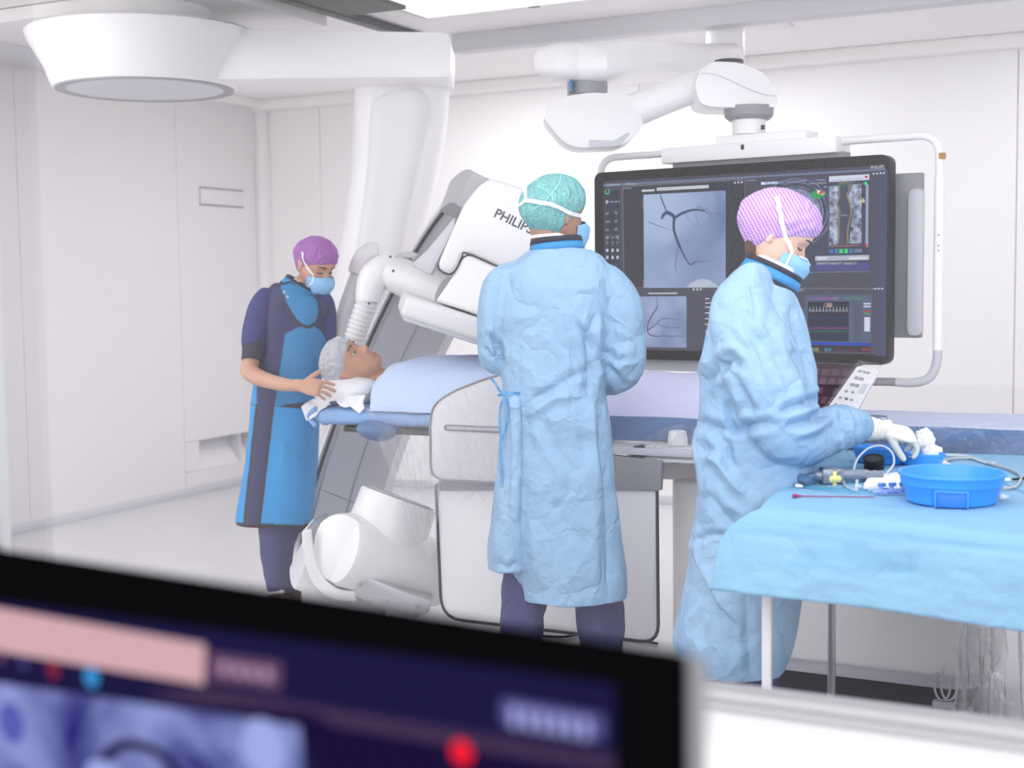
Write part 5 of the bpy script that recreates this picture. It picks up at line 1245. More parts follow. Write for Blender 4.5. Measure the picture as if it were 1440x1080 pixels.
    def strips(s, par, brow, lash, bmat=None, closed=True, z0=.0):
        hair = mat('brow_hair', srgb(78, 54, 44), .8); lashm = mat('lash_line', srgb(52, 36, 34), .7)
        def fy(x, z):
            yf, yb, w = hsec(z); cy, ry = (yf+yb)/2, (yf-yb)/2; c = min(1, abs(x)/w); return face_y(x, z, cy+ry*math.sqrt(1-c*c)**.82)
        for sx in (-1, 1):
            pts = [(sx*(.014+.034*t), .024+.006*math.sin(t*2.2)-.003*t*t) for t in np.linspace(0, 1, 9)]
            MB().loft([(s.w(x, fy(x, z)+.0010, z), .0034*(1-.6*abs(t-.3))*s.sc, .0028*s.sc) for (x, z), t in zip(pts, np.linspace(0, 1, 9))], n=8, side=s.F).build('eyebrow', hair, par)
            if closed:
                pts = [(sx*(.0185+.026*t), -.0025-.0035*math.sin(math.pi*t)) for t in np.linspace(0, 1, 9)]
                MB().loft([(s.w(x, fy(x, z)+.0006, z), .0022*s.sc, .0030*s.sc) for (x, z) in pts], n=8, side=s.F).build('eyelashes', lashm, par)
            else:
                ec = s.w(sx*.031, fy(sx*.031, .001)-.0095, .001)
                MB().lathe(ec, s.F, [(-.011*s.sc*math.cos(a)+0, max(.0003, .0125*s.sc*math.sin(a))) for a in np.linspace(0, math.pi, 14)], n=20).build('eyeball', mat('eye_white', srgb(222, 214, 210), .2), par)
                MB().lathe(ec+s.F*.0098*s.sc, s.F, [(0, .0052*s.sc), (.0012, .004*s.sc)], n=18).build('iris', mat('iris_brown', srgb(52, 38, 32), .15), par)
                for (dz, am) in ((.0042, .0016), (-.0046, .0008)):
                    pts = [(sx*(.0185+.025*t), .001+dz*math.sin(math.pi*t)) for t in np.linspace(0, 1, 9)]
                    MB().loft([(s.w(x, fy(x, z)+.0007, z), am*s.sc, .0014*s.sc) for (x, z) in pts], n=8, side=s.F).build('eyelid_line', lashm, par)
def headpaint(h, base, lip=(.42, .13, .12)):
    b = np.array(base[:3]); L_ = np.array(srgb(*[int(c*255) for c in lip])[:3]) if max(lip) > 1 else np.array(lip)
    def fn(co):
        q = (co-np.array(h.o)); x = q@np.array(h.S)/h.sc; y = q@np.array(h.F)/h.sc; z = q@np.array(h.U)/h.sc
        c = np.tile(b, (len(co), 1)); near = (y > .05)
        lipm = np.exp(-(x/.021)**4)*np.exp(-((z+.0715)/.0095)**4)*near
        ck = np.exp(-((np.abs(x)-.045)/.02)**2-((z+.03)/.018)**2)*near*.35+np.exp(-(x/.012)**2-((z+.034)/.01)**2)*near*.35
        eye = np.exp(-((np.abs(x)-.031)/.014)**2-((z-.003)/.009)**2)*near*.35
        c = c*(1-lipm[:, None]*.75)+L_*lipm[:, None]*.75
        c = c*(1-ck[:, None]*np.array((.04, .30, .28)))*(1-eye[:, None]*np.array((.35, .5, .45)))
        return c
    return fn
# ------------------------------------------------ hand
def hand(mb, wr, d, n, sz=1.0, curl=(.35, .4, .3), thumb=(.55, .75, -.1), tcurl=.3, spread=.06, side=1, grip=0):
    """wr wrist point, d towards the knuckles, n out of the back of the hand; side: which way the thumb lies (d x n times side)"""
    d = d.normalized(); n = (n-d*n.dot(d)).normalized(); s = d.cross(n)*side; k = sz
    # palm
    mb.loft([(wr-d*.02*k, .028*k, .020*k), (wr+d*.005*k, .027*k, .020*k), (wr+d*.03*k, .034*k, .018*k), (wr+d*.06*k, .042*k, .016*k), (wr+d*.085*k, .042*k, .014*k), (wr+d*.094*k, .036*k, .010*k)], n=24, side=n, smooth=3)
    for i, (o, L_, r) in enumerate(((.030, .070, .0088), (.0105, .078, .0090), (-.0095, .072, .0086), (-.028, .056, .0076))):
        b = wr+d*(.082-.004*abs(i-1))*k+s*o*k; dr = (d+s*spread*(1.5-i)).normalized(); ax = dr.cross(n).normalized(); pts = [b-dr*.02*k, b]; cur = dr; a_ = [curl[0]+.05*i, curl[1]+.04*i, curl[2]]
        for j, fr in enumerate((.45, .32, .23)):
            cur = (Matrix.Rotation(-a_[j], 3, ax) @ cur); pts.append(pts[-1]+cur*L_*fr*k)
        P4 = catmull(pts, 4); mb.tube(P4, lambda t: r*k*(1-.22*t)*(1 if t < .93 else .75), n=12, smooth=0)
    b = wr+d*.018*k+s*.020*k-n*.004*k; td = (d*thumb[0]+s*thumb[1]+n*thumb[2]).normalized(); ax = td.cross(n if abs(td.dot(n)) < .8 else s).normalized()
    p1 = b+td*.038*k; c2 = (Matrix.Rotation(-tcurl, 3, ax) @ td); p2 = p1+c2*.030*k; c3 = (Matrix.Rotation(-tcurl, 3, ax) @ c2); p3 = p2+c3*.024*k
    mb.tube(catmull([b-td*.01*k, b, p1, p2, p3], 4), lambda t: k*(.0135-.0045*t)*(1 if t < .93 else .75), n=12, smooth=0)
    return mb
skin_l = srgb(232, 188, 168); skin_d = srgb(176, 132, 112); skin_m = srgb(206, 158, 136)
skinm = mat('skin', (1, 1, 1, 1), .5, attr='col', sss=.08, vary=.03)
def solid(c): return lambda co: np.tile(np.array(c[:3]), (len(co), 1))
def limb(mb, pts, n=28, smooth=4, power=1.0): return mb.loft([(P(x, y, d), hw/FPX*d, dr) for x, y, d, hw, dr in pts], n=n, smooth=smooth, power=power)
glove_m = mat('latex_glove', srgb(242, 236, 228), .45, bump=(160, .25, 'noise'), sss=.05)
mask_m = mat('blue_mask', srgb(142, 196, 238), .75, bump=(220, .2, 'noise'))
strap_m = mat('white_strap', srgb(240, 240, 244), .7)
collar_m = mat('collar_blue', srgb(48, 142, 200), .6, bump=(300, .3, 'noise'))
navy_m = mat('navy_binding', srgb(36, 32, 58), .7)
purple = None
def cap_pattern(name, kind, ca, cb):
    m = bpy.data.materials.new(name); m.use_nodes = True; N = m.node_tree.nodes; L = m.node_tree.links; b = N['Principled BSDF']; b.inputs['Roughness'].default_value = .8
    tc = N.new('ShaderNodeTexCoord'); nz = N.new('ShaderNodeTexNoise'); L.new(tc.outputs['Object'], nz.inputs[0]); nz.inputs['Scale'].default_value = 130; nz.inputs['Detail'].default_value = 4
    if kind == 'wave':
        wv = N.new('ShaderNodeTexWave'); wv.inputs['Scale'].default_value = 34; wv.inputs['Distortion'].default_value = 0; wv.bands_direction = 'X'
        mp = N.new('ShaderNodeMapping'); mp.inputs['Rotation'].default_value = (0, .5, -YAW+.2)
        sx = N.new('ShaderNodeSeparateXYZ'); L.new(tc.outputs['Object'], mp.inputs[0]); L.new(mp.outputs[0], sx.inputs[0])
        s_ = N.new('ShaderNodeMath'); s_.operation = 'MULTIPLY'; s_.inputs[1].default_value = 520; L.new(sx.outputs[2], s_.inputs[0])
        s2 = N.new('ShaderNodeMath'); s2.operation = 'SINE'; L.new(s_.outputs[0], s2.inputs[0])
        s3 = N.new('ShaderNodeMath'); s3.operation = 'MULTIPLY_ADD'; s3.inputs[1].default_value = .0014; L.new(s2.outputs[0], s3.inputs[0]); L.new(sx.outputs[0], s3.inputs[2])
        cb_ = N.new('ShaderNodeCombineXYZ'); L.new(s3.outputs[0], cb_.inputs[0]); L.new(cb_.outputs[0], wv.inputs[0]); fac = wv.outputs['Fac']
    else:
        fac = nz.outputs[0]
        mr = N.new('ShaderNodeMapRange'); mr.inputs[1].default_value = .38; mr.inputs[2].default_value = .62; L.new(fac, mr.inputs[0]); fac = mr.outputs[0]
    L.new(cmix(N, L, fac, ca, cb), b.inputs['Base Color'])
    bp = N.new('ShaderNodeBump'); bp.inputs['Strength'].default_value = .3; bp.inputs['Distance'].default_value = .003; L.new(fac, bp.inputs['Height']); L.new(bp.outputs[0], b.inputs['Normal'])
    MATS[name] = m; return m
gown_m = mat('surgical_gown', srgb(150, 184, 215), .75, bump=(6, .5, 'crumple'))
scrub_m = mat('navy_scrubs', srgb(52, 56, 118), .8, bump=(8, .3, 'crumple'))
trous_m = mat('dusty_navy_trousers', srgb(70, 68, 118), .8, bump=(8, .4, 'crumple'))
shoe_m = mat('dark_red_clog', srgb(96, 50, 66), .5)
def shoe(mb, c, d, L_=.27):
    d = d.normalized(); mb.loft([(c-d*.09+ZU*.045, .028, .035), (c-d*.07+ZU*.045, .038, .045), (c+ZU*.045, .042, .045), (c+d*.09+ZU*.034, .048, .034), (c+d*.15+ZU*.026, .042, .026), (c+d*.175+ZU*.022, .02, .018)], n=20, side=ZU, smooth=3); return mb
# ============================== the man in the middle, seen from behind
D = 4.42
man = thing('person', V(-1.84, 4.0, 0), 'man in light blue gown seen from behind, green cap and mask, before the wide display', 'person')
hd = Head(P(783, 300, D), RH*.80+AH*.58-ZU*.10, ZU+RH*.10, 1.0, .55)
b = MB(); hd.mesh(b); hd.neck(b, P(787, 372, D), .056, .062)
limb(b, [(788, 360, D, 34, .06), (788, 400, D, 62, .09), (785, 480, D, 56, .09), (783, 560, D, 52, .09)])
for pts in ([(712, 400, D, 18, .04), (696, 450, D, 13, .035), (697, 488, D+.02, 10, .03), (725, 520, D+.22, 10, .025)], [(850, 405, D, 20, .045), (876, 460, D, 17, .04), (880, 515, D, 16, .035), (830, 545, D+.26, 12, .03)]): limb(b, pts)
hand(b, P(735, 528, D+.27), (AH*.6+RH*.5-ZU*.2), ZU, curl=(.5, .5, .4)); hand(b, P(822, 548, D+.31), (AH*.6-RH*.5-ZU*.1), ZU, curl=(.5, .5, .4), side=-1)
me = remesh(b, .0035, 1); co, _ = mesh_np(me); mb_o = finish(me, co, 'body', skinm, man); paint(mb_o, headpaint(hd, skin_d))
hair = mat('short_brown_hair', srgb(92, 76, 70), .9)
cap1 = hd.cap('scrub_cap', cap_pattern('green_cap_cloth', 'noise', srgb(100, 168, 170), srgb(140, 198, 196)), man, puff=.012, bag=.036, front=.050, slope=.74, wr=.005, seed=3, gather=.001, top=.004)
mk1 = hd.mask('face_mask', mask_m, man)
st = Stick([cap1, mb_o, mk1])
ribbon(st, [(737, 282), (757, 284), (780, 289), (803, 300), (819, 304)], .0125, 'mask_strap', strap_m, man, .005)
ribbon(st, [(748, 333), (765, 331), (785, 330), (800, 334), (811, 337)], .009, 'mask_strap', strap_m, man, .004)
MB().grid([[P(738, 280, 4.33), P(741, 281, 4.33)], [P(736, 270, 4.32), P(741, 271, 4.32)], [P(736, 257, 4.32), P(740, 258, 4.32)]], .001).build('strap_tail', strap_m, man)
MB().grid([[P(738, 281, 4.33), P(738, 285, 4.33)], [P(730, 286, 4.32), P(730, 290, 4.32)], [P(721, 289, 4.32), P(724, 294, 4.32)]], .001).build('strap_tail', strap_m, man)
for pts in ([(790, 246), (786, 258), (776, 272), (778, 282)], [(776, 272), (760, 288), (745, 296)], [(762, 264), (776, 275)]): ribbon(st, pts, .0035, 'cap_seam', mat('cap_seam_mint', srgb(150, 220, 218), .8), man, .0015)
# collar of the lead apron
def collar(rings, name_pts, par, nm='thyroid_collar'):
    o = MB().loft(rings, n=48, cap=False).build(nm, collar_m, par); sol = o.modifiers.new('t', 'SOLIDIFY'); sol.thickness = .005; return o
def band(rings, par, nm, m_, n=48, thick=.007):
    mb = MB().loft(rings, n=n, cap=False); o = mb.build(nm, m_, par); s_ = o.modifiers.new('t', 'SOLIDIFY'); s_.thickness = thick; s_.offset = 1; return o
def neckband(c0_, c1_, w0, w1, dr, par, upd=None):
    ax = c1_-c0_
    f_ = lambda t: (c0_+ax*t, w0+(w1-w0)*t, dr)
    band([f_(-.08), f_(.22)], par, 'collar_binding', navy_m); band([f_(.2), f_(.8)], par, 'collar', collar_m, thick=.0055); band([f_(.78), f_(1.1)], par, 'collar_binding', navy_m)
neckband(P(784, 360, D), P(782, 338, D), .090, .078, .082, man)
# gown
g = MB()
T = [(350, 745, 832, .085), (362, 728, 850, .105), (380, 712, 860, .125), (410, 700, 866, .145), (450, 698, 868, .15), (490, 700, 862, .15), (530, 704, 852, .15), (580, 708, 856, .155), (640, 706, 862, .16), (710, 702, 868, .17), (780, 712, 876, .18), (815, 728, 879, .185), (836, 733, 880, .188)]
g.loft([(P((l+r)/2, y, D), (r-l)/2/FPX*D, dr) for y, l, r, dr in T], n=48, smooth=4, power=.85, up=ZU)
limb(g, [(722, 560, D, 16, .14), (722, 640, D, 20, .15), (718, 720, D, 27, .16), (714, 770, D, 30, .165), (715, 797, D, 30, .165)])
limb(g, [(740, 385, D, 22, .09), (712, 402, D, 30, .085), (698, 440, D, 27, .085), (691, 480, D, 21, .075), (695, 503, D+.03, 22, .07), (720, 512, D+.16, 20, .06), (740, 522, D+.26, 16, .05)])
limb(g, [(826, 388, D, 26, .09), (850, 405, D, 36, .095), (866, 440, D, 40, .095), (874, 480, D, 36, .09), (873, 512, D+.0, 34, .08), (860, 528, D+.10, 28, .07), (835, 540, D+.26, 17, .05)])
me = remesh(g, .0052, 4)
cre = [([(728, 372), (727, 450), (729, 560), (731, 700), (733, 852)], 11, .009, 'step'),
       ([(812, 452), (826, 478), (832, 520), (828, 560)], 7, -.014), ([(838, 440), (828, 470), (836, 498)], 6, -.012), ([(850, 430), (858, 470), (848, 505), (862, 530)], 7, -.010),
       ([(700, 395), (694, 440), (702, 490)], 6, -.008), ([(688, 470), (700, 490), (706, 516)], 5, -.012), ([(682, 488), (694, 506)], 4, -.008),
       ([(745, 560), (775, 548), (805, 530), (830, 520)], 7, -.008), ([(735, 590), (780, 560), (820, 556)], 6, .007), ([(750, 600), (770, 640), (800, 690)], 8, .008),
       ([(845, 540), (850, 640), (856, 740), (858, 850)], 9, -.012), ([(832, 560), (838, 640), (848, 700)], 8, .010), ([(712, 560), (716, 640), (712, 720)], 6, -.010), ([(775, 700), (800, 740), (830, 770)], 8, -.006),
       ([(700, 790), (715, 800), (728, 790)], 6, -.008), ([(795, 400), (800, 500), (798, 600)], 3, .003), ([(850, 490), (868, 508), (880, 502)], 5, -.010), ([(856, 520), (872, 534), (880, 545)], 5, -.008)]
gn1 = cloth_finish(me, 'surgical_gown', gown_m, man, .0085, 3.7, cre, seed=2, fine=.4)
st = Stick([gn1])
tie = mat('gown_tie', srgb(96, 160, 210), .8, bump=(30, .2, 'noise'))
for pts, w in (([(690, 531), (697, 540), (704, 551), (712, 557)], .008), ([(712, 557), (704, 570), (703, 600), (706, 618), (710, 608), (714, 580), (712, 560)], .007), ([(705, 615), (704, 640), (706, 660), (706, 680)], .008), ([(700, 556), (715, 553), (732, 553)], .009), ([(712, 549), (711, 566)], .010)):
    q = [P(x, y, D-.13) for x, y in pts]; rows = []
    c = [Vector(p) for p in catmull(q, 6)]
    for i, p in enumerate(c):
        t = (c[min(i+1, len(c)-1)]-c[max(i-1, 0)]).normalized(); e = t.cross(AH).normalized(); rows.append([p-e*w/2+AH*.004*math.sin(i*.8), p+e*w/2-AH*.004*math.sin(i*.8)])
    MB().grid(rows, .0012).build('gown_tie', tie, man)
tr = MB(); limb(tr, [(738, 800, D, 32, .10), (735, 860, D, 32, .09), (730, 940, D, 28, .075), (728, 1000, D, 25, .06)]); limb(tr, [(834, 790, D+.02, 32, .10), (842, 860, D+.02, 34, .09), (848, 940, D+.02, 29, .075), (850, 1000, D+.02, 26, .06)]); limb(tr, [(790, 700, D, 60, .11), (790, 780, D, 62, .11), (790, 800, D, 50, .1)])
me = remesh(tr, .008, 3); cloth_finish(me, 'trousers', trous_m, man, .012, 7, seed=5)
sh_ = MB(); shoe(sh_, Vector((P(728, 1010, D).x, P(728, 1010, D).y, 0)), AH*.7+RH*.3); sh_.build('shoe', shoe_m, man); sh_ = MB(); shoe(sh_, Vector((P(850, 1010, D).x, P(850, 1010, D).y, 0)), AH*.7+RH*.5); sh_.build('shoe', shoe_m, man)

# ============================== the woman on the right, bent over the instruments
D = 3.84
wo = thing('person', V(-1.11, 3.65, 0), 'woman in light blue gown and lilac cap bending over the blue instrument table', 'person')
pf = math.radians(33); Fh = (RH*.985-AH*.17).normalized()
hd2 = Head(P(1094, 330, D), Fh*math.cos(pf)-ZU*math.sin(pf), Fh*math.sin(pf)+ZU*math.cos(pf), 1.0, .5)
b = MB(); hd2.mesh(b); hd2.neck(b, P(1080, 402, D), .042, .045, .036)
limb(b, [(1070, 405, D, 22, .05), (1058, 432, D, 50, .08), (1055, 520, D, 55, .085), (1056, 600, D, 52, .09)])
limb(b, [(1045, 440, D-.12, 26, .045), (1075, 520, D-.15, 24, .042), (1108, 606, D-.14, 22, .04), (1160, 600, D+.0, 19, .034), (1214, 602, D+.12, 14, .026)])
limb(b, [(1070, 440, D+.13, 24, .045), (1085, 520, D+.17, 22, .042), (1095, 596, D+.2, 18, .035), (1130, 600, D+.36, 14, .028)])
me = remesh(b, .0032, 1); co, _ = mesh_np(me); wb_o = finish(me, co, 'body', skinm, wo); paint(wb_o, headpaint(hd2, skin_l))
hd2.strips(wo, 1, 1)
# glove
gl = MB(); wr = P(1240, 604, D+.17)
gl.loft([(P(1208, 602, D+.10), 19/FPX*D, .034), (P(1218, 602, D+.12), 18/FPX*D, .034), (P(1232, 604, D+.15), 16/FPX*D, .03), (wr, 14.5/FPX*D, .027), (P(1250, 605, D+.18), 16/FPX*D, .022)], n=28, smooth=3)
hand(gl, wr, (RH*.93+AH*.16-ZU*.20), (ZU*.8-AH*.35+RH*.1), sz=1.06, curl=(.62, .72, .45), thumb=(.75, .15, -.75), tcurl=-.05, spread=.03, side=1)
me = remesh(gl, .0028, 1); co, no = mesh_np(me)
x_, y_, d_ = proj_np(co); wrk = np.exp(-((x_-1232)/14)**2)*np.sin(x_*1.3+y_*.25)*.0018; co = co+no*wrk[:, None]
finish(me, co, 'latex_glove', glove_m, wo)
gl = MB(); wr = P(1150, 600, D+.40); gl.loft([(P(1132, 600, D+.34), .034, .034), (P(1140, 600, D+.36), .032, .032), (wr, .027, .027), (P(1154, 600, D+.42), .024, .02)], n=20, smooth=2)
hand(gl, wr, RH*.5+AH*.7-ZU*.3, ZU, sz=1.0, curl=(.5, .5, .4), side=-1); me = remesh(gl, .004, 1); co, no = mesh_np(me); finish(me, co, 'latex_glove', glove_m, wo)
lil = cap_pattern('lilac_cap_cloth', 'wave', srgb(158, 112, 196), srgb(226, 190, 232))
cap2 = hd2.cap('scrub_cap', lil, wo, puff=.016, bag=.024, front=.050, slope=.68, wr=.005, seed=11, gather=.0012, top=.004)
mk2 = hd2.mask('face_mask', mask_m, wo)
st = Stick([cap2, wb_o, mk2])
ribbon(st, [(1093, 278), (1096, 295), (1101, 318), (1108, 340), (1113, 354)], .0115, 'mask_strap', strap_m, wo, .004)
ribbon(st, [(1113, 354), (1108, 366), (1102, 378), (1095, 383), (1085, 376), (1070, 368), (1060, 364)], .005, 'mask_strap', strap_m, wo, .003)
ribbon(st, [(1112, 356), (1130, 364), (1147, 374)], .004, 'mask_edge', strap_m, wo, .002)
# nape hair
limb_h = MB().loft([(hd2.w(0, -.046, -.050), .050, .028), (hd2.w(0, -.040, -.062), .047, .026), (hd2.w(0, -.030, -.086), .036, .020)], n=20, side=hd2.F, smooth=3).build('hair', mat('brown_hair', srgb(96, 66, 56), .7), wo)
cA, cB = P(1077, 401, D-.0), P(1085, 378, D-.0); axc = (cB-cA)
cn = (Vector(P(1113, 418, D))-Vector(P(1042, 383, D))).normalized(); up_ = AH.cross(cn).normalized(); up_ = up_ if up_.z > 0 else -up_
ctr = P(1078, 400, D)
def cring(h, w, dr): return (ctr+up_*h, w, dr)
band([cring(-.012, .092, .088), cring(-.001, .090, .086)], wo, 'gown_neck_tape', strap_m)
band([cring(.0, .088, .082), cring(.014, .086, .080)], wo, 'collar_binding', navy_m); band([cring(.013, .086, .080), cring(.042, .080, .075)], wo, 'collar', collar_m, thick=.0055); band([cring(.041, .080, .074), cring(.056, .078, .073)], wo, 'collar_binding', navy_m)
band([cring(.05, .068, .066), cring(.066, .062, .062)], wo, 'white_undercollar', strap_m, thick=.003)
g = MB()
T = [(392, 1048, 1096, .08), (402, 1028, 1108, .10), (418, 1008, 1117, .13), (445, 1000, 1126, .15), (480, 992, 1136, .155), (515, 985, 1144, .155), (550, 984, 1148, .155), (590, 983, 1147, .16), (640, 979, 1142, .165), (700, 982, 1138, .17), (760, 974, 1136, .18), (830, 962, 1128, .19), (880, 951, 1118, .195), (905, 947, 1112, .195), (922, 952, 1106, .19), (934, 960, 1100, .185)]
g.loft([(P((l+r)/2, y, D), (r-l)/2/FPX*D, dr) for y, l, r, dr in T], n=48, smooth=4, power=.85, up=ZU)
limb(g, [(1050, 408, D-.03, 34, .10), (1044, 440, D-.11, 46, .085), (1058, 500, D-.15, 50, .09), (1078, 555, D-.17, 48, .09), (1100, 604, D-.17, 44, .085), (1122, 618, D-.12, 38, .08), (1150, 612, D-.03, 36, .075), (1180, 602, D+.05, 32, .065), (1203, 600, D+.10, 26, .055), (1212, 601, D+.12, 21, .045)])
limb(g, [(1080, 412, D+.03, 34, .09), (1088, 450, D+.13, 36, .085), (1094, 520, D+.17, 36, .085), (1100, 590, D+.20, 32, .075), (1125, 600, D+.30, 26, .06), (1145, 600, D+.38, 20, .045)])
me = remesh(g, .0052, 4)
cre = [([(985, 545), (1005, 520), (1025, 505), (1040, 520)], 8, -.020), ([(1010, 512), (1028, 530), (1045, 560), (1062, 590)], 7, -.012), ([(1050, 400), (1056, 430), (1058, 450)], 3, .006), ([(1058, 450), (1090, 485), (1115, 520), (1128, 560)], 6, .010), ([(1095, 430), (1100, 470), (1112, 500)], 8, .014), ([(1115, 425), (1122, 465), (1135, 500), (1140, 540)], 6, -.012),
       ([(1095, 580), (1120, 570), (1150, 560), (1162, 572)], 6, -.012), ([(1105, 600), (1135, 592), (1160, 578)], 6, -.013), ([(1120, 612), (1150, 604), (1170, 590)], 5, .010), ([(1060, 470), (1075, 520), (1100, 570)], 7, -.007), ([(1030, 455), (1060, 490), (1080, 530)], 6, .007),
       ([(978, 590), (1000, 600), (1030, 605), (1060, 598), (1090, 595)], 7, -.014), ([(1000, 605), (1022, 625), (1026, 660)], 7, -.014), ([(1020, 560), (1026, 590), (1035, 608)], 5, -.012), ([(985, 640), (1010, 650), (1030, 680), (1050, 700)], 8, .010), ([(990, 690), (1015, 720), (1040, 745)], 8, -.010), ([(975, 600), (985, 660), (990, 700)], 7, .009),
       ([(968, 756), (985, 800), (1010, 850), (1040, 880)], 9, .012, 'stepn'), ([(975, 760), (1000, 752), (1040, 752)], 5, -.006), ([(960, 880), (990, 850), (1005, 900), (1020, 940)], 7, .008), ([(1048, 830), (1052, 900), (1056, 955)], 6, -.008), ([(1180, 575), (1190, 600), (1188, 625)], 4, -.010), ([(1196, 578), (1204, 600), (1200, 625)], 3, -.010), ([(1168, 590), (1185, 608), (1180, 628)], 4, .008)]
gn2 = cloth_finish(me, 'surgical_gown', gown_m, wo, .0080, 3.7, cre, seed=9, fine=.4)
tr = MB(); limb(tr, [(1000, 900, D, 34, .09), (1000, 1000, D, 30, .08), (1003, 1110, D, 26, .06)]); limb(tr, [(1065, 900, D, 34, .09), (1065, 1000, D, 30, .08), (1066, 1110, D, 26, .06)]); limb(tr, [(1035, 850, D, 60, .1), (1035, 930, D, 56, .1)])
me = remesh(tr, .009, 3); cloth_finish(me, 'trousers', trous_m, wo, .010, 7, seed=6)
for px in (1003, 1068):
    q = P(px, 1120, D); sh_ = MB(); shoe(sh_, V(q.x, q.y, 0), RH); sh_.build('shoe', shoe_m, wo)

# ============================== the nurse at the head end in a lead apron
D = 6.03
nu_ = thing('person', V(-3.88, 5.25, 0), 'woman in blue lead apron over navy scrubs, purple cap, standing at the patient head', 'person')
pf = math.radians(27); Fh = (RH*.74-AH*.67).normalized()
hd3 = Head(P(444, 373, D), Fh*math.cos(pf)-ZU*math.sin(pf), Fh*math.sin(pf)+ZU*math.cos(pf), .98)
b = MB(); hd3.mesh(b); hd3.neck(b, P(418, 410, D), .045, .055)
limb(b, [(418, 405, D, 16, .045), (414, 425, D, 34, .08), (410, 480, D, 34, .085), (402, 560, D, 34, .085)])
H0 = P(424, 546, 5.93)
limb(b, [(374, 428, D-.03, 13, .045), (360, 470, D-.06, 12.5, .042), (352, 512, D-.10, 12, .040), (352, 524, D-.13, 12.5, .040), (372, 534, D-.26, 11, .038), (400, 541, D-.38, 9.5, .030), (420, 542, D-.49, 8, .026)])
limb(b, [(456, 430, D+.03, 13, .045), (462, 470, D+.04, 12.5, .042), (466, 500, D+.03, 12, .040), (469, 512, D-.06, 9, .03), (471, 518, D-.14, 8, .026)])
hand(b, P(420, 542, D-.50), (RH*.90-AH*.18-ZU*.10), (ZU*.55-AH*.75+RH*.2), sz=1.0, curl=(.22, .28, .2), thumb=(.55, .8, .0), spread=.10, side=-1, tcurl=.1)
hand(b, P(472, 519, D-.15), (RH*.8-AH*.25), (ZU), sz=.95, curl=(.5, .5, .3), side=1)
me = remesh(b, .0035, 1); co, _ = mesh_np(me); nb_o = finish(me, co, 'body', skinm, nu_); paint(nb_o, headpaint(hd3, skin_m))
hd3.strips(nu_, 1, 1)
cap3 = hd3.cap('scrub_cap', cap_pattern('purple_cap_cloth', 'wave', srgb(138, 84, 158), srgb(184, 118, 190)), nu_, puff=.013, bag=.026, front=.050, slope=.60, wr=.005, seed=21, gather=.0015)
mk3 = hd3.mask('face_mask', mask_m, nu_)
st = Stick([cap3, nb_o, mk3])
ribbon(st, [(426, 354), (428, 366), (434, 377), (441, 387)], .009, 'mask_strap', strap_m, nu_, .004)
ribbon(st, [(441, 388), (440, 396), (434, 402), (426, 402), (418, 394), (412, 388)], .006, 'mask_strap', strap_m, nu_, .003)
MB().tube([P(429, 346, D-.03), P(428, 341, D-.02), P(430, 336, D-.02)], .002, n=6).build('strap_tail', strap_m, nu_)
MB().loft([(hd3.w(0, -.088, -.005), .050, .016), (hd3.w(0, -.078, -.04), .045, .014), (hd3.w(0, -.066, -.065), .028, .010)], n=20, side=hd3.F, smooth=3).build('hair', MATS['brown_hair'], nu_)
# apron vest and skirt
blue_a, navy_a, dark_a = srgb(38, 128, 184), srgb(36, 30, 88), srgb(28, 20, 48)
blue_s = srgb(38, 148, 214)
apr_m = mat('lead_apron_cloth', (1, 1, 1, 1), .55, attr='col', bump=(7, .12, 'crumple'))
g = MB()
T = [(396, 405, 430, .07), (404, 392, 440, .085), (414, 376, 450, .10), (428, 369, 457, .115), (450, 366, 461, .125), (480, 364, 460, .125), (510, 361, 456, .125), (540, 357, 450, .125), (572, 353, 448, .13), (576, 354, 447, .128)]
g.loft([(P((l+r)/2, y, D), (r-l)/2/FPX*D, dr) for y, l, r, dr in T], n=48, smooth=4, power=.9)
limb(g, [(384, 412, D, 12, .06), (374, 424, D, 14, .06), (370, 440, D, 12, .055)]); limb(g, [(446, 416, D, 11, .06), (456, 428, D, 12, .06), (461, 446, D, 10, .055)])
me = remesh(g, .0055, 3)
ve = cloth_finish(me, 'apron_vest', apr_m, nu_, .003, 6, [([(400, 500), (396, 540)], 6, .004), ([(365, 470), (362, 520)], 6, -.006)], seed=4)
bib = [(394, 402), (408, 398), (436, 412), (446, 422), (448, 440), (443, 453), (432, 458), (424, 455), (414, 444), (404, 428)]
bibo = [(391, 401), (404, 395), (440, 408), (450, 421), (452, 441), (446, 457), (432, 462), (421, 459), (410, 446), (399, 428)]
big = [(401, 469), (412, 464), (424, 459), (432, 463), (442, 459), (452, 466), (459, 478), (462, 500), (462, 580), (384, 580), (388, 560), (394, 520)]
rightn = [(446, 418), (470, 420), (470, 490), (459, 489), (459, 478), (452, 466), (450, 440)]
def vcol(co):
    x, y, d = proj_np(co); c = np.tile(np.array(navy_a[:3]), (len(co), 1))
    c[in_poly(x, y, big)] = blue_a[:3]; c[in_poly(x, y, bibo)] = dark_a[:3]; c[in_poly(x, y, bib)] = blue_a[:3]
    c[(x < 361) & (y > 530)] = blue_s[:3]; c[y > 569+(x-360)*.09] = dark_a[:3]; return c
paint(ve, vcol)
g = MB()
T = [(563, 356, 447, .125), (572, 353, 449, .135), (600, 351, 449, .14), (650, 345, 447, .15), (700, 337, 442, .155), (728, 333, 437, .155), (734, 336, 434, .15)]
g.loft([(P((l+r)/2, y, D), (r-l)/2/FPX*D, dr) for y, l, r, dr in T], n=48, smooth=4, power=.75, up=ZU)
me = remesh(g, .0055, 3)
sk = cloth_finish(me, 'apron_skirt', apr_m, nu_, .002, 5, [([(400, 625), (425, 640), (445, 632)], 5, -.004), ([(398, 600), (396, 680), (394, 735)], 8, .003)], seed=14)
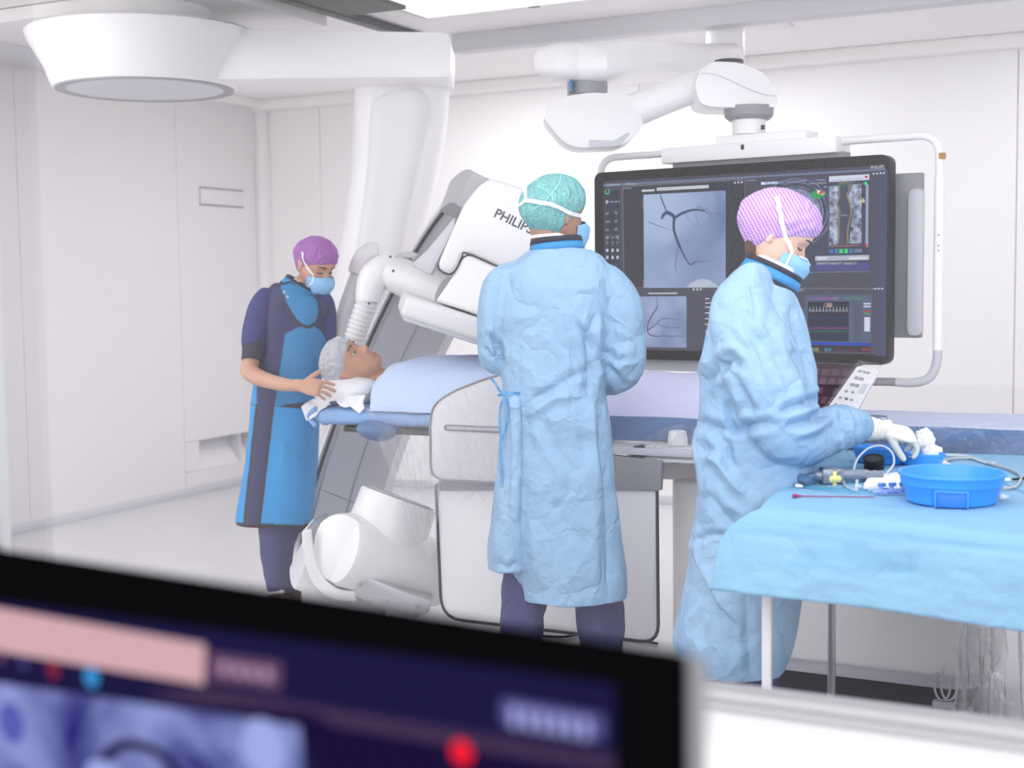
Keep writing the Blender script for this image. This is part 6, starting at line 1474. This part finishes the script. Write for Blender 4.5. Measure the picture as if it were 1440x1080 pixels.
def scol(co):
    x, y, d = proj_np(co); c = np.tile(np.array(blue_s[:3]), (len(co), 1)); t = (y-570)/165
    l0 = 361-17*t; r0 = 384-19*t; dk = ((x > l0-2) & (x < l0+3)) | ((x > r0-3) & (x < r0+2)); c[(x > l0) & (x < r0)] = navy_a[:3]; c[dk] = dark_a[:3]; c[(y < 569+(x-360)*.09)] = dark_a[:3]; c[y > 735+(x-340)*.04] = dark_a[:3]; return c
paint(sk, scol)
# collar: leaning band
cc3 = P(420, 407, D); cn = (P(440, 421, D)-P(398, 396, D)).normalized(); up3 = AH.cross(cn).normalized(); up3 = up3 if up3.z > 0 else -up3
def cr3(h, w, dr): return (cc3+up3*h, w, dr)
band([cr3(-.018, .082, .080), cr3(-.006, .080, .078)], nu_, 'collar_binding', navy_m); band([cr3(-.007, .080, .078), cr3(.022, .073, .070)], nu_, 'collar', collar_m, thick=.0055); band([cr3(.021, .073, .070), cr3(.033, .070, .068)], nu_, 'collar_binding', navy_m)
st = Stick([ve]); 
for x, y in ((400, 411), (404.5, 417.5)):
    q, n_ = st(x, y, .001); MB().lathe(q, n_, [(0, .0065), (.003, .0055), (.004, .002)], n=16).build('snap_button', steel, nu_)
# scrub sleeves and cuffs
g = MB(); limb(g, [(380, 414, D, 14, .06), (370, 428, D-.02, 19, .07), (362, 455, D-.05, 19, .07), (357, 480, D-.07, 18, .068), (357, 490, D-.08, 17, .066)])
me = remesh(g, .006, 3); cloth_finish(me, 'scrub_sleeve', scrub_m, nu_, .007, 8, [([(350, 470), (362, 478), (374, 476)], 4, -.006)], seed=31)
g = MB(); limb(g, [(357, 482, D-.08, 15.5, .056), (356, 496, D-.09, 15.5, .056), (355, 507, D-.10, 15.5, .054)]); g.build('undersleeve_cuff', navy_m, nu_)
g = MB(); limb(g, [(450, 416, D, 12, .06), (458, 432, D+.02, 14, .065), (460, 460, D+.03, 13, .06), (460, 492, D+.03, 13, .058)])
me = remesh(g, .006, 3); cloth_finish(me, 'scrub_sleeve', scrub_m, nu_, .006, 8, seed=32)
tr = MB(); limb(tr, [(388, 700, D, 24, .10), (386, 760, D-.02, 22, .09), (388, 800, D-.02, 19, .075), (391, 830, D-.02, 16, .06)]); limb(tr, [(414, 700, D+.04, 22, .10), (414, 760, D+.04, 19, .09), (412, 800, D+.04, 16, .075), (410, 832, D+.04, 13, .06)])
limb(tr, [(398, 660, D, 32, .11), (398, 730, D, 34, .11)])
me = remesh(tr, .007, 3); cloth_finish(me, 'trousers', trous_m, nu_, .010, 8, seed=36)
for px, dd_, dr_ in ((391, D-.03, RH*.3-AH), (411, D+.04, RH*.5-AH*.8)):
    q = P(px, 838, dd_); sh_ = MB(); sh_.loft([(V(q.x, q.y, .012), .045, .05), (V(q.x, q.y, .09), .043, .045), (V(q.x, q.y, .125), .04, .04)], n=20); shoe(sh_, V(q.x, q.y, 0), dr_); sh_.build('shoe', shoe_m, nu_)

# ============================== the patient on the table
pa = thing('person', V(-2.6, 4.87, 1.0), 'patient lying face up on the table in a clear white bouffant cap', 'person')
Fp = (RH*.36+ZU*.80-AH*.40).normalized(); Up = (-RH*.93+ZU*.36)
hd4 = Head(P(494, 512, 5.72), Fp, Up, 1.03)
b = MB(); hd4.mesh(b)
nk = V(-3.02, 4.87, 1.075); hd4.neck(b, nk, .047, .062)
b.loft([(V(-3.06, 4.87, 1.07), .03, .06), (V(-3.0, 4.87, 1.07), .06, .16), (V(-2.9, 4.87, 1.075), .075, .20), (V(-2.6, 4.87, 1.07), .07, .17), (V(-2.3, 4.87, 1.065), .065, .17), (V(-2.1, 4.87, 1.06), .06, .17)], n=32, side=V(0, 1, 0), smooth=3)
for s in (-1, 1):
    b.tube([V(-2.15, 4.87+s*.09, 1.05), V(-1.75, 4.87+s*.09, 1.05), V(-1.45, 4.87+s*.08, 1.04)], lambda t: .062-.022*t, n=20)
    b.tube([V(-2.93, 4.87+s*.19, 1.06), V(-2.65, 4.87+s*.215, 1.045), V(-2.40, 4.87+s*.215, 1.04)], lambda t: .042-.016*t, n=16)
    hand(b, V(-2.40, 4.87+s*.215, 1.04), V(1, 0, 0), ZU, curl=(.1, .1, .1), side=-s)
    b.tube([V(-1.45, 4.87+s*.08, 1.04), V(-1.38, 4.87+s*.09, 1.06), V(-1.35, 4.87+s*.1, 1.12)], lambda t: .036-.01*t, n=14)
me = remesh(b, .0036, 1); co, _ = mesh_np(me); pb_o = finish(me, co, 'body', skinm, pa); paint(pb_o, headpaint(hd4, srgb(196, 146, 120)))
hd4.strips(pa, 1, 1, closed=False)
bouf = mat('bouffant_cloth', srgb(196, 197, 204), .8, bump=(26, .5, 'crumple'))
cap4 = hd4.cap('bouffant_cap', bouf, pa, puff=.014, bag=.016, front=.044, slope=.38, wr=.008, seed=41, gather=.004)
